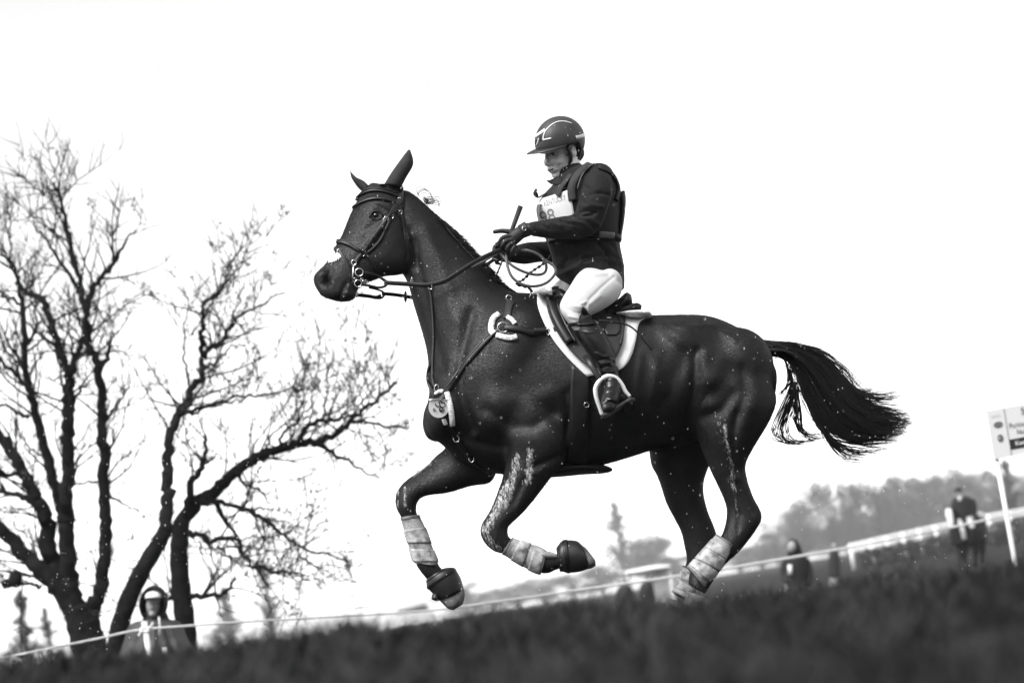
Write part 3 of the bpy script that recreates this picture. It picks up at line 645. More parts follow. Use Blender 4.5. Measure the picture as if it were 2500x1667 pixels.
for px_, py_, rx, ry, rad in ((1228, 799, 13, 12, .0032), (1114, 1071, 7, 8, .0022), (1151, 1120, 6, 8, .0022), (1198, 1154, 6, 7, .002), (1050, 699, 5, 8, .0022), (1242, 727, 7, 6, .002), (1298, 724, 5, 6, .0018), (1338, 810, 4, 8, .0022), (1066, 948, 5, 9, .0026), (1006, 690, 2.5, 13, .002), (1432, 988, 6, 6, .0014), (1335, 1180, 3, 7, .0014)):
    s = Soup(); h, n = surf(BVH_H, px_, py_); Yr = (h.y if h is not None else ymid(px_) - .12) - .012; ring(s, px_, py_, 0, rx, ry, rad, Y=Yr); link('ring', s, M_steel, bre)
# medallion plate
md = Soup(); Ym = surf(BVH_H, 1072, 996)[0].y - .045
pts = [(1048, 977)] + [(1071 + 25 * math.cos(R(a)), 994 + 25.5 * math.sin(R(a))) for a in range(200, -21, -10)] + [(1093, 977)]
fr = [P(x, y, Ym - .02 + .0010 * (x - 1046)) for x, y in pts]; bk = [p + fw * .006 for p in fr]; n_ = len(fr)
md.add(fr + bk, [tuple(range(n_)), tuple(range(2 * n_ - 1, n_ - 1, -1))] + [(i, (i + 1) % n_, n_ + (i + 1) % n_, n_ + i) for i in range(n_)])
med = link('medallion', md, mat('white_plastic', .8, .3, .5), bre, smooth=False)
s = Soup()
def mstroke(poly, r_): tube(s, [P(x, y, Ym - .0225 + .0010 * (x - 1046)) for x, y in cat_rom(poly, 6)], r_, 6)
mstroke([(1063, 985), (1065, 990), (1070, 992), (1074, 988), (1072, 981), (1077, 979), (1079, 984)], .0022)
mstroke([(1072, 1000), (1077, 1002), (1081, 997), (1078, 993), (1074, 996), (1074, 1003), (1080, 1005), (1085, 999)], .0022)
mstroke([(1074, 990), (1080, 994), (1087, 990), (1085, 983), (1079, 982)], .0018)
link('monogram', s, mat('black_print', .01, .5, .3), med)
s = Soup(); ball(s, P(1059, 1000, Ym - .021 + .013), cx * .008, cy * .009, fw * .002); link('emblem', s, mat('grey_print', .2, .6), med)
s = Soup(); tube(s, [P(1047, 976, Ym - .022), P(1070, 974, Ym + .0), P(1094, 976, Ym + .026)], .003, 6); link('top_rim', s, M_steel, med)
# girth with stud guard
gi = empty('girth', "black girth with belly guard strapped under the galloping horse's chest", 'girth')
s = patch(BVH_H, [(1395, 890), (1392, 960), (1390, 1040), (1388, 1110), (1386, 1140)], [(1440, 900), (1440, 960), (1436, 1040), (1432, 1110), (1428, 1140)], 6, 6, .004, .008); link('strap', s, M_lea, gi)
s = Soup(); loft(s, [(1290, 1150, 1292, 1162, .03, 0), (1320, 1138, 1322, 1166, .09, 0), (1370, 1130, 1372, 1163, .12, 0), (1420, 1128, 1424, 1158, .12, 0), (1462, 1132, 1465, 1156, .09, 0), (1485, 1138, 1486, 1153, .05, 0), (1495, 1143, 1495, 1149, .02, 0)], 20, 4); link('belly_guard', s, M_lea, gi)
# saddle cloth, saddle
PADF = [(1311, 716), (1313, 750), (1328, 790), (1352, 832), (1390, 878), (1433, 919)]; PADR = [(1582, 776), (1560, 790), (1552, 830), (1542, 866), (1526, 893), (1501, 910)]
sc_ = empty('saddle_cloth', 'white saddle cloth with fleece edges under the black saddle', 'saddle cloth')
s = patch(BVH_H, PADF, PADR, 5, 22, .004, .010); link('cloth', s, M_white, sc_)
s = Soup(); loft(s, [(1500, 772, 1505, 786, .20, 0), (1530, 766, 1535, 790, .225, 0), (1562, 764, 1565, 792, .225, 0), (1580, 767, 1580, 789, .21, 0), (1588, 774, 1588, 782, .15, 0)], 20, 5); link('fleece_roll', s, M_fleece, sc_)
s = Soup(); loft(s, [(1300, 716, 1302, 724, .03, 0), (1308, 708, 1312, 730, .07, 0), (1326, 702, 1330, 732, .11, 0), (1346, 704, 1350, 734, .13, 0)], 20, 5); link('fleece_front', s, M_fleece, sc_)
sa = empty('saddle', 'black leather jumping saddle under the rider on the galloping horse', 'saddle')
fl_in = [(1330, 716), (1336, 765), (1356, 808), (1384, 848), (1420, 884), (1442, 896)]; fl_out = [(1526, 776), (1523, 806), (1519, 838), (1508, 866), (1494, 884), (1466, 900)]
s = patch(BVH_H, fl_in, fl_out, 5, 18, .022, .012); flap = link('flap', s, mat('saddle_flap_leather', .022, .5, .35, var=.4, vscale=20, bump=.15, bscale=180), sa)
BVH_F = bvh_of(flap, horse)
s = Soup(); strap(s, BVH_F, [(1341, 722), (1350, 760), (1366, 795), (1392, 838)], 22, .022, .002); link('knee_roll', s, M_lea, sa)
s = Soup(); strap(s, BVH_F, [(1354, 722), (1362, 755), (1380, 795), (1405, 838)], 6, .008, .012); link('piping', s, M_leb, sa)
s = Soup(); strap(s, BVH_F, [(1480, 762), (1502, 764), (1514, 780), (1520, 806), (1514, 842)], 5, .006, .004); link('piping', s, M_leb, sa)
s = patch(BVH_F, [(1478, 790), (1474, 806), (1482, 818)], [(1512, 788), (1514, 806), (1504, 818)], 4, 5, .003, .005); link('keeper_flap', s, M_leb, sa)
s = Soup(); loft(s, [(1344, 714, 1344, 740, .06, 0), (1368, 706, 1372, 760, .14, 0), (1410, 735, 1412, 772, .15, 0), (1460, 744, 1462, 785, .16, 0), (1500, 738, 1505, 785, .18, 0), (1526, 718, 1530, 772, .19, 0), (1537, 722, 1542, 760, .17, 0)], 24, 5); link('seat', s, M_lea, sa)
s = Soup(); loft(s, [(1470, 782, 1474, 800, .16, 0), (1510, 758, 1518, 784, .2, 0), (1548, 746, 1552, 771, .2, 0), (1563, 752, 1563, 766, .17, 0)], 24, 5); link('panel', s, M_lea, sa)
for k in range(3):
    s = Soup(); V = [H(x, y + 4 * k, -.20 + .02 * i_) for i_, (x, y) in enumerate([(1498, 756), (1520, 746), (1544, 738)])]; tube(s, V, .0025, 6); link('piping', s, M_lea, sa)
s = Soup(); ball(s, H(1486, 776, -.245), cx * .012, cy * .004, fw * .003); link('stirrup_bar', s, M_steel, sa)
CS = -.40
s = Soup(); V = [H(x, y, c) for x, y, c in ((1428, 868, -.36), (1445, 895, -.385), (1462, 922, CS), (1470, 934, CS))]; ribbon(s, V, [-fw] * 4, 13 / 517, .005); link('stirrup_leather', s, M_lea, sa)
sti = empty('stirrup', '', ''); 
for k_ in list(sti.keys()): del sti[k_]
sti.parent = sa
s = Soup(); V = [H(x, y, CS) for x, y in cat_rom([(1470, 1013), (1464, 995), (1456, 970), (1454, 948), (1464, 930), (1478, 920), (1492, 918), (1506, 924), (1518, 938), (1527, 955), (1538, 968)], 5)]
tube(s, V, [.0085 + .003 * abs(math.sin(i * math.pi / (len(V) - 1))) for i in range(len(V))], 10, flat=.7); link('arch', s, mat('bright_stirrup', .85, .42, .5, metal=.55), sti)
s = Soup(); a, b = H(1468, 1012, CS), H(1540, 968, CS); d = fw * .045 + cx * .022 - cy * .006; t_ = cy * .012
s.add([a, b, b + d, a + d, a - t_, b - t_, b + d - t_, a + d - t_], [(0, 1, 2, 3), (7, 6, 5, 4), (0, 4, 5, 1), (1, 5, 6, 2), (2, 6, 7, 3), (3, 7, 4, 0)]); link('tread', s, mat('worn_steel', .45, .35, .5, metal=.8, var=.2, vscale=40), sti, smooth=False)
# leg boots
def bootmat():
    m = bpy.data.materials.new('muddy_boot_mesh'); m.use_nodes = True; N, L = nodes_of(m); b = N['Principled BSDF']
    tc = N.new('ShaderNodeTexCoord'); v = N.new('ShaderNodeTexVoronoi'); v.inputs['Scale'].default_value = 190; L.new(tc.outputs['Object'], v.inputs[0])
    n = N.new('ShaderNodeTexNoise'); n.inputs['Scale'].default_value = 16; n.inputs['Detail'].default_value = 8; L.new(tc.outputs['Object'], n.inputs[0])
    m1 = N.new('ShaderNodeMapRange'); m1.inputs[1].default_value = .2; m1.inputs[2].default_value = .55; m1.inputs[3].default_value = .5; m1.inputs[4].default_value = .32; L.new(v.outputs['Distance'], m1.inputs[0])
    m2 = N.new('ShaderNodeMapRange'); m2.inputs[1].default_value = .5; m2.inputs[2].default_value = .68; m2.inputs[3].default_value = 1; m2.inputs[4].default_value = .35; L.new(n.outputs[0], m2.inputs[0])
    mu = N.new('ShaderNodeMath'); mu.operation = 'MULTIPLY'; L.new(m1.outputs[0], mu.inputs[0]); L.new(m2.outputs[0], mu.inputs[1]); L.new(mu.outputs[0], b.inputs['Base Color'])
    bp = N.new('ShaderNodeBump'); bp.inputs['Strength'].default_value = .6; bp.inputs['Distance'].default_value = .003; bp.invert = True; L.new(v.outputs['Distance'], bp.inputs['Height']); L.new(bp.outputs[0], b.inputs['Normal']); b.inputs['Roughness'].default_value = .8
    return m
M_boot = bootmat(); M_bstrap = mat('muddy_boot_strap', .34, .7, .3, var=.75, vscale=26, bump=.4, bscale=60)
M_bedge = mat('boot_binding', .16, .8, .2, var=.5, vscale=30)
def shell(s, st, th=.007, sub=5, n=26, grow=0.0):
    o_ = loft_rings(st, n, sub, grow=grow); i_ = loft_rings(st, n, sub, grow=grow - th); rings_to(s, o_ + i_[::-1], closed=True)
def cut_st(st, a, b, k=5):
    D = cat_rom(st, 10); L = len(D) - 1; return [D[int(round((a + (b - a) * i / k) * L))] for i in range(k + 1)]
def leg_boot(st, label, straps, tag_=None):
    e = empty('leg_boot', label, 'leg boot', "boots on the galloping horse's legs"); s = Soup(); shell(s, st); link('shell', s, M_boot, e)
    for a, b in straps:
        s = Soup(); shell(s, cut_st(st, a, b), .003, 2, grow=.0035); link('strap', s, M_bstrap, e)
    for a, b in ((0, .04), (.95, 1)):
        s = Soup(); shell(s, cut_st(st, a, b, 2), .004, 2, grow=.002); link('binding', s, M_bedge, e)
    return e
leg_boot([(1226, 1352, 1250, 1312, .046, -.165), (1262, 1374, 1283, 1322, .048, -.165), (1298, 1394, 1314, 1334, .05, -.165), (1320, 1402, 1336, 1346, .048, -.165)], "muddy pale boot on the galloping horse's folded near foreleg", [(.2, .45), (.58, .95)])
leg_boot([(978, 1263, 1023, 1256, .045, .14), (987, 1298, 1040, 1291, .047, .14), (997, 1332, 1056, 1334, .05, .14), (1008, 1369, 1069, 1368, .052, .14), (1022, 1376, 1067, 1381, .05, .14)], "pale mesh boot on the galloping horse's forward far foreleg", [(.22, .45), (.54, .78)])
e = leg_boot([(1749, 1303, 1793, 1334, .048, -.14), (1721, 1335, 1772, 1368, .05, -.14), (1692, 1367, 1750, 1400, .054, -.14), (1677, 1383, 1720, 1437, .058, -.14)], "muddy pale boot on the galloping horse's near hind leg", [(.12, .32), (.34, .6), (.62, .86)])
leg_boot([(1668, 1380, 1718, 1402, .046, .15), (1656, 1412, 1700, 1436, .048, .15), (1640, 1444, 1688, 1466, .05, .15)], "pale boot half hidden in grass on the galloping horse's far hind leg", [(.2, .45), (.55, .8)])
s = Soup(); loft(s, [(1322, 1346, 1318, 1362, .03, -.185), (1345, 1346, 1340, 1364, .03, -.185), (1362, 1354, 1358, 1364, .015, -.185)], 14, 4); link('tendon_flap', s, M_boot, bpy.data.objects['leg_boot'])
s = Soup(); loft(s, [(1364, 1350, 1366, 1386, .036, -.167), (1376, 1350, 1380, 1384, .034, -.167)], 16, 3); 
link('white_pastern', s, mat('pale_hair', .5, .8, .2, var=.3, vscale=60), horse)
def bell(st, label):
    e = empty('bell_boot', label, 'bell boot', "bell boots on the galloping horse's front hooves"); s = Soup(); shell(s, st, .006, 5); link('bell', s, M_rub, e)
    s = Soup(); shell(s, cut_st(st, .0, .12, 2), .004, 2, grow=.004); link('top_binding', s, M_lea, e)
    s = Soup(); shell(s, cut_st(st, .32, .46, 2), .004, 2, grow=.003); link('seam', s, M_lea, e); return e
bell([(1358, 1340, 1366, 1392, .05, -.165), (1372, 1320, 1382, 1397, .062, -.165), (1406, 1319, 1410, 1396, .068, -.165), (1424, 1332, 1438, 1388, .066, -.165)], "black rubber bell boot on the folded near front hoof")
e = bell([(1042, 1414, 1080, 1388, .045, .14), (1042, 1432, 1106, 1385, .06, .14), (1055, 1447, 1124, 1408, .066, .14), (1072, 1466, 1133, 1440, .064, .14)], "black rubber bell boot on the forward far front hoof")
s = Soup(); loft(s, [(1055, 1450, 1068, 1446, .02, .12), (1054, 1462, 1072, 1456, .022, .11), (1066, 1467, 1076, 1464, .012, .11)], 12, 4); link('strap_tab', s, M_rub, e)
# ------------------------------------------------------------------ the rider
M_skin = mat('skin', .8, .5, .4, var=.12, vscale=40, bump=.08, bscale=120)
M_jack = mat('black_softshell', .0055, .75, .25, var=.35, vscale=9, bump=.35, bscale=40, bdist=.01, sheen=.05)
M_vest = mat('black_vest_nylon', .007, .6, .35, var=.3, vscale=14, bump=.25, bscale=90)
M_bree = mat('white_breeches', .56, .7, .25, var=.03, vscale=10, bump=.12, bscale=14, bdist=.01)
M_glov = mat('black_glove', .01, .55, .4, var=.4, vscale=40, bump=.3, bscale=120)
M_boots = mat('polished_boot', .004, .3, .4, var=.4, vscale=12, bump=.2, bscale=30, bdist=.006)
HC = H(1369, 368, 0.0)
E1, E2, E3 = -cx, cy, -fw
yaw, pit = R(40), R(19)
f0 = E1 * math.cos(yaw) + E3 * math.sin(yaw); s0 = E3 * math.cos(yaw) - E1 * math.sin(yaw)
hf = f0 * math.cos(pit) - E2 * math.sin(pit); hu = E2 * math.cos(pit) + f0 * math.sin(pit); hsd = s0
def HL(f, s, u): return HC + hf * f + hsd * s + hu * u
def hb(S, f, s, u, rf, rs, ru): ball(S, HL(f, s, u), hf * rf, hsd * rs, hu * ru, 20, 14)
TORSO_R = [(1366, 428, 1424, 404, .07, 0), (1350, 452, 1470, 410, .155, 0), (1328, 482, 1502, 446, .185, 0), (1314, 512, 1514, 500, .18, 0), (1322, 555, 1512, 556, .165, 0), (1338, 600, 1514, 598, .155, 0), (1350, 640, 1522, 640, .165, 0), (1356, 672, 1525, 678, .178, 0), (1385, 690, 1524, 706, .165, 0)]
ARM_N = [(1432, 418, 1478, 412, .05, -.12), (1418, 438, 1494, 432, .066, -.15), (1413, 465, 1497, 462, .07, -.175), (1409, 492, 1489, 496, .066, -.195), (1404, 516, 1476, 534, .06, -.205), (1392, 526, 1458, 564, .057, -.205), (1370, 529, 1424, 580, .052, -.20), (1340, 535, 1360, 584, .047, -.19), (1293, 543, 1297, 576, .038, -.17)]
ARM_F = [(1360, 540, 1400, 640, .06, .17), (1338, 585, 1340, 640, .055, .13), (1318, 590, 1316, 640, .05, .10), (1287, 592, 1280, 645, .045, .06), (1256, 600, 1244, 640, .038, .035)]
THIGH_N = [(1440, 650, 1516, 690, .09, -.08), (1424, 658, 1520, 706, .10, -.165), (1408, 672, 1502, 735, .098, -.22), (1389, 702, 1470, 757, .088, -.255), (1373, 728, 1441, 771, .078, -.285), (1366, 748, 1430, 777, .07, -.30), (1372, 768, 1428, 788, .062, -.31), (1388, 790, 1432, 802, .054, -.315), (1408, 815, 1450, 815, .046, -.325)]
SHIN_N = [(1400, 792, 1456, 788, .05, -.318), (1411, 820, 1475, 818, .055, -.33), (1427, 845, 1489, 846, .052, -.342), (1445, 871, 1498, 872, .046, -.352), (1462, 896, 1502, 897, .040, -.358), (1473, 918, 1511, 915, .037, -.36)]
THIGH_F = [(1420, 650, 1500, 700, .10, .12), (1392, 670, 1460, 720, .09, .19), (1364, 684, 1420, 735, .08, .23), (1348, 702, 1392, 750, .07, .25), (1352, 740, 1396, 770, .06, .27)]
NECK_R = [(1368, 392, 1412, 384, .05, 0), (1374, 412, 1418, 398, .052, 0), (1376, 440, 1430, 420, .06, 0)]
ps = Soup()
for st in (TORSO_R, ARM_N, ARM_F, THIGH_N, SHIN_N, THIGH_F): loft(ps, st, 20, 4, grow=-.028)
loft(ps, NECK_R, 20, 4)
hb(ps, -.005, 0, .035, .098, .076, .095); hb(ps, .035, 0, -.04, .058, .060, .075); hb(ps, .052, 0, -.100, .034, .034, .024); hb(ps, .067, 0, -.106, .018, .018, .014)
for sg in (-1, 1):
    hb(ps, .012, sg * .044, -.074, .04, .018, .034); hb(ps, .060, sg * .034, -.036, .026, .024, .025); hb(ps, .086, sg * .028, .019, .014, .026, .009)
    hb(ps, .097, sg * .0105, -.042, .010, .008, .008); hb(ps, -.012, sg * .075, -.012, .018, .009, .030)
hb(ps, .094, 0, -.012, .014, .009, .022); hb(ps, .107, 0, -.036, .014, .011, .011); hb(ps, .074, 0, -.070, .022, .030, .026)
hb(ps, .094, 0, -.064, .010, .021, .0055); hb(ps, .091, 0, -.078, .010, .018, .0065)
pm = remesh(ps, .0038, 3, .5)
def hp(f, s, u):
    X, Y, Z = proj([tuple(HL(f, s, u))]); return (X[0], Y[0])
sculpt(pm, [([hp(.085, .018, .004), hp(.08, .045, .004)], 5.5, -.010), ([hp(.098, .02, -.0705), hp(.1, -.01, -.0705)], 2.2, -.007), ([hp(.100, .012, -.047)], 2.5, -.005), ([hp(.095, .015, -.052), hp(.085, .036, -.066)], 3, -.003),
            ([hp(-.012, .08, -.008)], 3.5, -.006), ([hp(.085, 0, -.09), hp(.08, .02, -.09)], 4, -.004)], cmax=.3)
person = link('person', pm, M_skin, label='rider in dark jacket, white breeches and visored helmet on the galloping horse', cat='person')
s = Soup(); hb(s, .077, .032, .002, .012, .013, .010); link('eye', s, mat('eye_white', .5, .2, .5), person)
s = Soup(); hb(s, .084, .033, .001, .006, .006, .006); link('iris', s, mat('dark_iris', .01, .1, .6), bpy.data.objects['eye.001'])
s = Soup(); tube(s, [HL(.088, .015, .005), HL(.0925, .03, .009), HL(.084, .048, .003)], .0032, 6); link('eyelid', s, mat('dark_lash', .05, .6), person)
s = Soup(); tube(s, [HL(.096, .012, .020), HL(.097, .028, .025), HL(.086, .050, .020)], [.002, .0032, .0015], 6); link('eyebrow', s, mat('brown_hair', .05, .7), person)
s = Soup(); tube(s, [HL(.098, -.018, -.070), HL(.1035, 0, -.071), HL(.096, .019, -.069)], .0022, 6); link('mouth', s, mat('dark_mouth', .03, .5), person)
s = Soup(); tube(s, [HL(.100, -.010, -.0725), HL(.1025, 0, -.074), HL(.099, .010, -.0725)], .0018, 6); link('teeth', s, mat('teeth', .7, .3), person)
# helmet
hel = empty('helmet', '', '')
for k_ in list(hel.keys()): del hel[k_]
hel.parent = person
def helm_pt(ph, th, k=1.0, c=(-.010, 0, .044), r=(.134, .106, .120)):
    return HL(c[0] + r[0] * k * math.cos(ph) * math.sin(th), c[1] + r[1] * k * math.sin(ph) * math.sin(th), c[2] + r[2] * k * math.cos(th))
def rim(ph):
    a = abs((ph + math.pi) % (2 * math.pi) - math.pi)
    u = .024 if a < R(95) else (.024 if a < R(100) else .024 - .092 * min(1, (a - R(100)) / R(32)) ** .8)
    return math.acos(max(-1, min(1, (u - .044 + .016 * (1 - min(1, a / R(80)))) / .120)))
def helm(s, k0, k1, nphi=64, nth=16):
    rings = []
    for k, rev in ((k0, False), (k1, True)):
        rr_ = []
        for i in range(nth + 1):
            t = .02 + (1 - .02) * i / nth
            rr_.append([helm_pt(2 * math.pi * j / nphi, rim(2 * math.pi * j / nphi) * t, k) for j in range(nphi)])
        rings += rr_[::-1] if rev else rr_
    rings_to(s, rings, closed=True)
s = Soup(); helm(s, 1.0, .9); shell_o = link('shell', s, mat('grey_helmet_shell', .04, .5, .4, var=.35, vscale=14, bump=.25, bscale=90), hel)
BVH_HEL = bvh_of(shell_o)
s = Soup(); top = []; n_ = 26
for i in range(n_ + 1):
    ph = R(-66 + 132 * i / n_); a = helm_pt(ph, rim(ph) * .97, 1.0); ext = .062 * max(0, math.cos(ph * 1.3)) ** .7
    out = (hf * math.cos(ph) + hsd * math.sin(ph) * .45).normalized(); b_ = a + out * ext - hu * (.12 * ext)
    top.append((a - out * .01, b_))
v = []; f = []
for a, b_ in top: v += [a, a + (b_ - a) * .5 + hu * .003, b_, b_ - hu * .004, a - hu * .006]
for i in range(n_):
    for k in range(5): f.append((i * 5 + k, i * 5 + (k + 1) % 5, i * 5 + 5 + (k + 1) % 5, i * 5 + 5 + k))
f += [tuple(range(5)), tuple(n_ * 5 + k for k in range(5))[::-1]]
s.add(v, f); link('visor', s, mat('black_visor', .02, .45, .4), hel)
M_trim = mat('silver_trim', .7, .35, .5)
def hstrap(name, poly, wd, th=.003, m=None, spl=True): s = Soup(); strap(s, BVH_HEL, poly, wd, th, .0005, sub=6, spl=True); link(name, s, m or M_trim, hel)
hstrap('trim_line', [(1326, 342), (1329, 326), (1340, 311), (1358, 299), (1378, 297), (1396, 302)], 3.2)
hstrap('trim_foot', [(1326, 342), (1336, 340), (1346, 338)], 3.6)
hstrap('front_band', [(1300, 338), (1314, 329), (1331, 317)], 9)
hstrap('vent_trim', [(1301, 346), (1304, 352), (1303, 360)], 3); hstrap('vent_trim', [(1315, 338), (1314, 346), (1310, 355)], 3)
hstrap('rear_band', [(1406, 336), (1416, 334), (1426, 330)], 8)
hstrap('vent', [(1309, 342), (1308, 356)], 5, m=mat('vent_black', .008, .5)); hstrap('vent', [(1320, 332), (1319, 346)], 5, m=mat('vent_black', .008, .5))
s = Soup(); V = [HL(.02, .074, .022), HL(.014, .074, -.02), HL(.022, .066, -.06), HL(.035, .048, -.095), HL(.045, .015, -.122), HL(.045, -.02, -.122)]
V = [Vector(q) for q in cat_rom([tuple(a) for a in V], 5)]; ribbon(s, V, [(p - HL(.01, 0, -.04)).normalized() for p in V], .022, .004, .003); link('chin_strap', s, M_lea, hel)
s = Soup(); V = [HL(-.055, .076, .0), HL(-.05, .072, -.035), HL(-.02, .068, -.062), HL(.02, .062, -.07)]; V = [Vector(q) for q in cat_rom([tuple(a) for a in V], 5)]; ribbon(s, V, [(p - HL(.01, 0, -.04)).normalized() for p in V], .016, .004, .003); link('rear_strap', s, M_lea, hel)
s = Soup(); hb(s, -.055, 0, -.03, .06, .078, .055); link('hair', s, mat('dark_hair', .02, .6), person)
# clothes
s = Soup()
for st in (TORSO_R, ARM_N, ARM_F): loft(s, st, 28, 6)
loft(s, [(1360, 420, 1416, 398, .062, 0), (1364, 436, 1424, 408, .072, 0), (1362, 452, 1436, 420, .09, 0)], 24, 4)
blob(s, 1462, 432, -.12, 38, 34, .07)
jm = remesh(s, .005, 4, .5)
sculpt(jm, [([(1405, 520), (1430, 515), (1455, 520)], 4, -.010), ([(1410, 530), (1440, 535), (1462, 550)], 5, .006), ([(1400, 500), (1440, 505)], 4, .004), ([(1385, 535), (1400, 560), (1425, 575)], 4, -.006), ([(1360, 535), (1380, 565)], 4, .004), ([(1330, 540), (1345, 575)], 4, -.004),
            ([(1415, 470), (1435, 478), (1470, 470)], 5, -.004), ([(1414, 440), (1408, 490), (1402, 524)], 4, -.014), ([(1496, 440), (1500, 480), (1482, 530)], 4, -.014), ([(1340, 590), (1420, 585), (1515, 585)], 5, -.008),
            ([(1345, 640), (1380, 650), (1420, 640)], 7, .008), ([(1360, 625), (1390, 632), (1440, 610)], 6, -.008), ([(1440, 600), (1470, 625), (1500, 640)], 7, .008), ([(1430, 625), (1460, 640)], 6, -.006), ([(1490, 610), (1520, 650)], 6, .007),
            ([(1420, 470), (1440, 500), (1470, 505)], 5, .007), ([(1430, 455), (1450, 470), (1485, 475)], 4, -.006), ([(1404, 522), (1425, 528), (1448, 524)], 3.5, -.012), ([(1400, 540), (1425, 545), (1445, 562)], 4, .008), ([(1370, 540), (1400, 548), (1410, 570)], 4, -.008), ([(1345, 545), (1370, 552)], 4, .006), ([(1318, 548), (1340, 560)], 4, -.006), ([(1302, 546), (1306, 574)], 3, .005),
            ([(1350, 660), (1385, 650), (1430, 628), (1480, 622)], 5, -.009), ([(1365, 670), (1400, 655), (1450, 640)], 5, .008), ([(1400, 600), (1420, 620), (1418, 645)], 5, .008), ([(1375, 600), (1385, 625), (1375, 650)], 5, -.008), ([(1460, 595), (1480, 615), (1490, 650)], 5, -.009), ([(1500, 595), (1510, 630)], 5, .007), ([(1300, 600), (1330, 620)], 5, -.006), ([(1270, 610), (1300, 632)], 5, .005)], cmax=.3)
jack = link('jacket', jm, M_jack, person); BVH_J = bvh_of(jack)
s = patch(BVH_J, [(1388, 452), (1372, 440), (1360, 432), (1350, 440)], [(1360, 452), (1348, 452), (1338, 446), (1334, 442)], 4, 5, .012, .006); link('collar_flap', s, M_jack, person)
# body protector (vest): shell over torso, leaves the sleeves free
s = Soup(); VST = [(1354, 452, 1472, 404, .150, 0), (1326, 480, 1508, 440, .19, 0), (1310, 510, 1520, 500, .192, 0), (1320, 552, 1519, 552, .178, 0), (1335, 592, 1518, 590, .165, 0)]
loft(s, VST, 36, 6, pw=.9); vm = remesh(s, .006, 3, .5); vest = link('body_protector', vm, M_vest, person)
s = Soup(); loft(s, [(1512, 500, 1525, 500, .05, -.06), (1510, 480, 1527, 482, .05, -.06), (1514, 470, 1526, 466, .03, -.06)], 12, 4); loft(s, [(1508, 575, 1518, 575, .06, -.05), (1512, 540, 1524, 540, .06, -.05), (1514, 500, 1528, 500, .06, -.05), (1518, 480, 1528, 478, .04, -.05)], 12, 4); vp = remesh(s, .005, 2); link('back_panel', vp, M_vest, vest)
BVH_V = bvh_of(jack, vest)
def vpart(name, poly, wd, th=.006, lift=.003, m=None): s = Soup(); strap(s, BVH_V, poly, wd, th, lift); return link(name, s, m or M_vest, vest)
vpart('shoulder_strap', [(1440, 404), (1420, 420), (1405, 438), (1396, 462), (1398, 490)], 20, .012, .004, mat('vest_strap', .03, .7, .3, var=.3, vscale=40))
vpart('shoulder_piping', [(1452, 404), (1432, 418), (1418, 438), (1410, 462)], 3, .005, .010, mat('vest_piping', .09, .6))
vpart('arm_edge', [(1462, 408), (1490, 424), (1504, 446), (1508, 468), (1502, 490)], 12, .010, .002)
vpart('front_strap', [(1396, 430), (1384, 446), (1372, 462), (1364, 480)], 13, .005, .012, mat('vest_strap', .03))
buckle(vest, BVH_V, 1372, 456, 15, 10, -15, .0025, mat('grey_buckle', .12, .35, .5))
vpart('side_strap', [(1462, 572), (1480, 573), (1497, 575)], 15, .006, .004, mat('grey_buckle', .12))
vpart('strap_curl', [(1310, 464), (1312, 476), (1322, 484)], 11, .005, .02); vpart('waist_seam', [(1340, 590), (1400, 584), (1460, 583), (1515, 586)], 4, .004, .003)
s = Soup(); V = [P(x, y, ymid(1320) - .08) for x, y in cat_rom([(1310, 462), (1307, 472), (1314, 483), (1328, 476), (1338, 470)], 5)]; ribbon(s, V, [hu] * len(V), .022, .004); link('strap_curl', s, M_vest, vest)
# bib
BVH_VO = bvh_of(vest)
s = patch(BVH_VO, [(1321, 487), (1310, 506), (1312, 532), (1324, 566), (1335, 592)], [(1392, 463), (1397, 495), (1402, 523), (1405, 556), (1406, 577)], 6, 16, .006, .003)
bib = link('number_bib', s, M_white, None, label="white cloth number bib on the galloping rider's chest", cat='number bib'); BVH_B = bvh_of(bib)
def print_text(txt, x0, y0, h_px, ang, bvh, m, parent, name, sx=1.0, lift=.0015, Yfix=None):
    cu = bpy.data.curves.new('t', 'FONT'); cu.body = txt; cu.size = 1; o = bpy.data.objects.new('t', cu); COL.objects.link(o)
    dg = bpy.context.evaluated_depsgraph_get(); dg.update(); me = bpy.data.meshes.new_from_object(o.evaluated_get(dg)); bpy.data.objects.remove(o)
    bm = bmesh.new(); bm.from_mesh(me); bmesh.ops.triangulate(bm, faces=bm.faces); bmesh.ops.subdivide_edges(bm, edges=[e for e in bm.edges if e.calc_length() > .25], cuts=1); a = R(ang); K = h_px / .72
    for v in bm.verts:
        u, w_ = v.co.x * K * sx, -v.co.y * K; px, py = x0 + u * math.cos(a) - w_ * math.sin(a), y0 + u * math.sin(a) + w_ * math.cos(a)
        if Yfix is not None: v.co = P(px, py, Yfix(px)); continue
        h, n = surf(bvh, px, py); v.co = (h - fw * lift) if h is not None else P(px, py, ymid(px) - .15)
    bm.to_mesh(me); bm.free(); return link(name, me, m, parent, smooth=False)
print_text('A KENTUCKY', 1319, 507, 13, -17, BVH_B, mat('grey_lettering', .22, .7), bib, 'event_lettering', .60)
print_text('98', 1322, 549, 33, -16, BVH_B, mat('dark_lettering', .22, .7), bib, 'bib_number', .85)
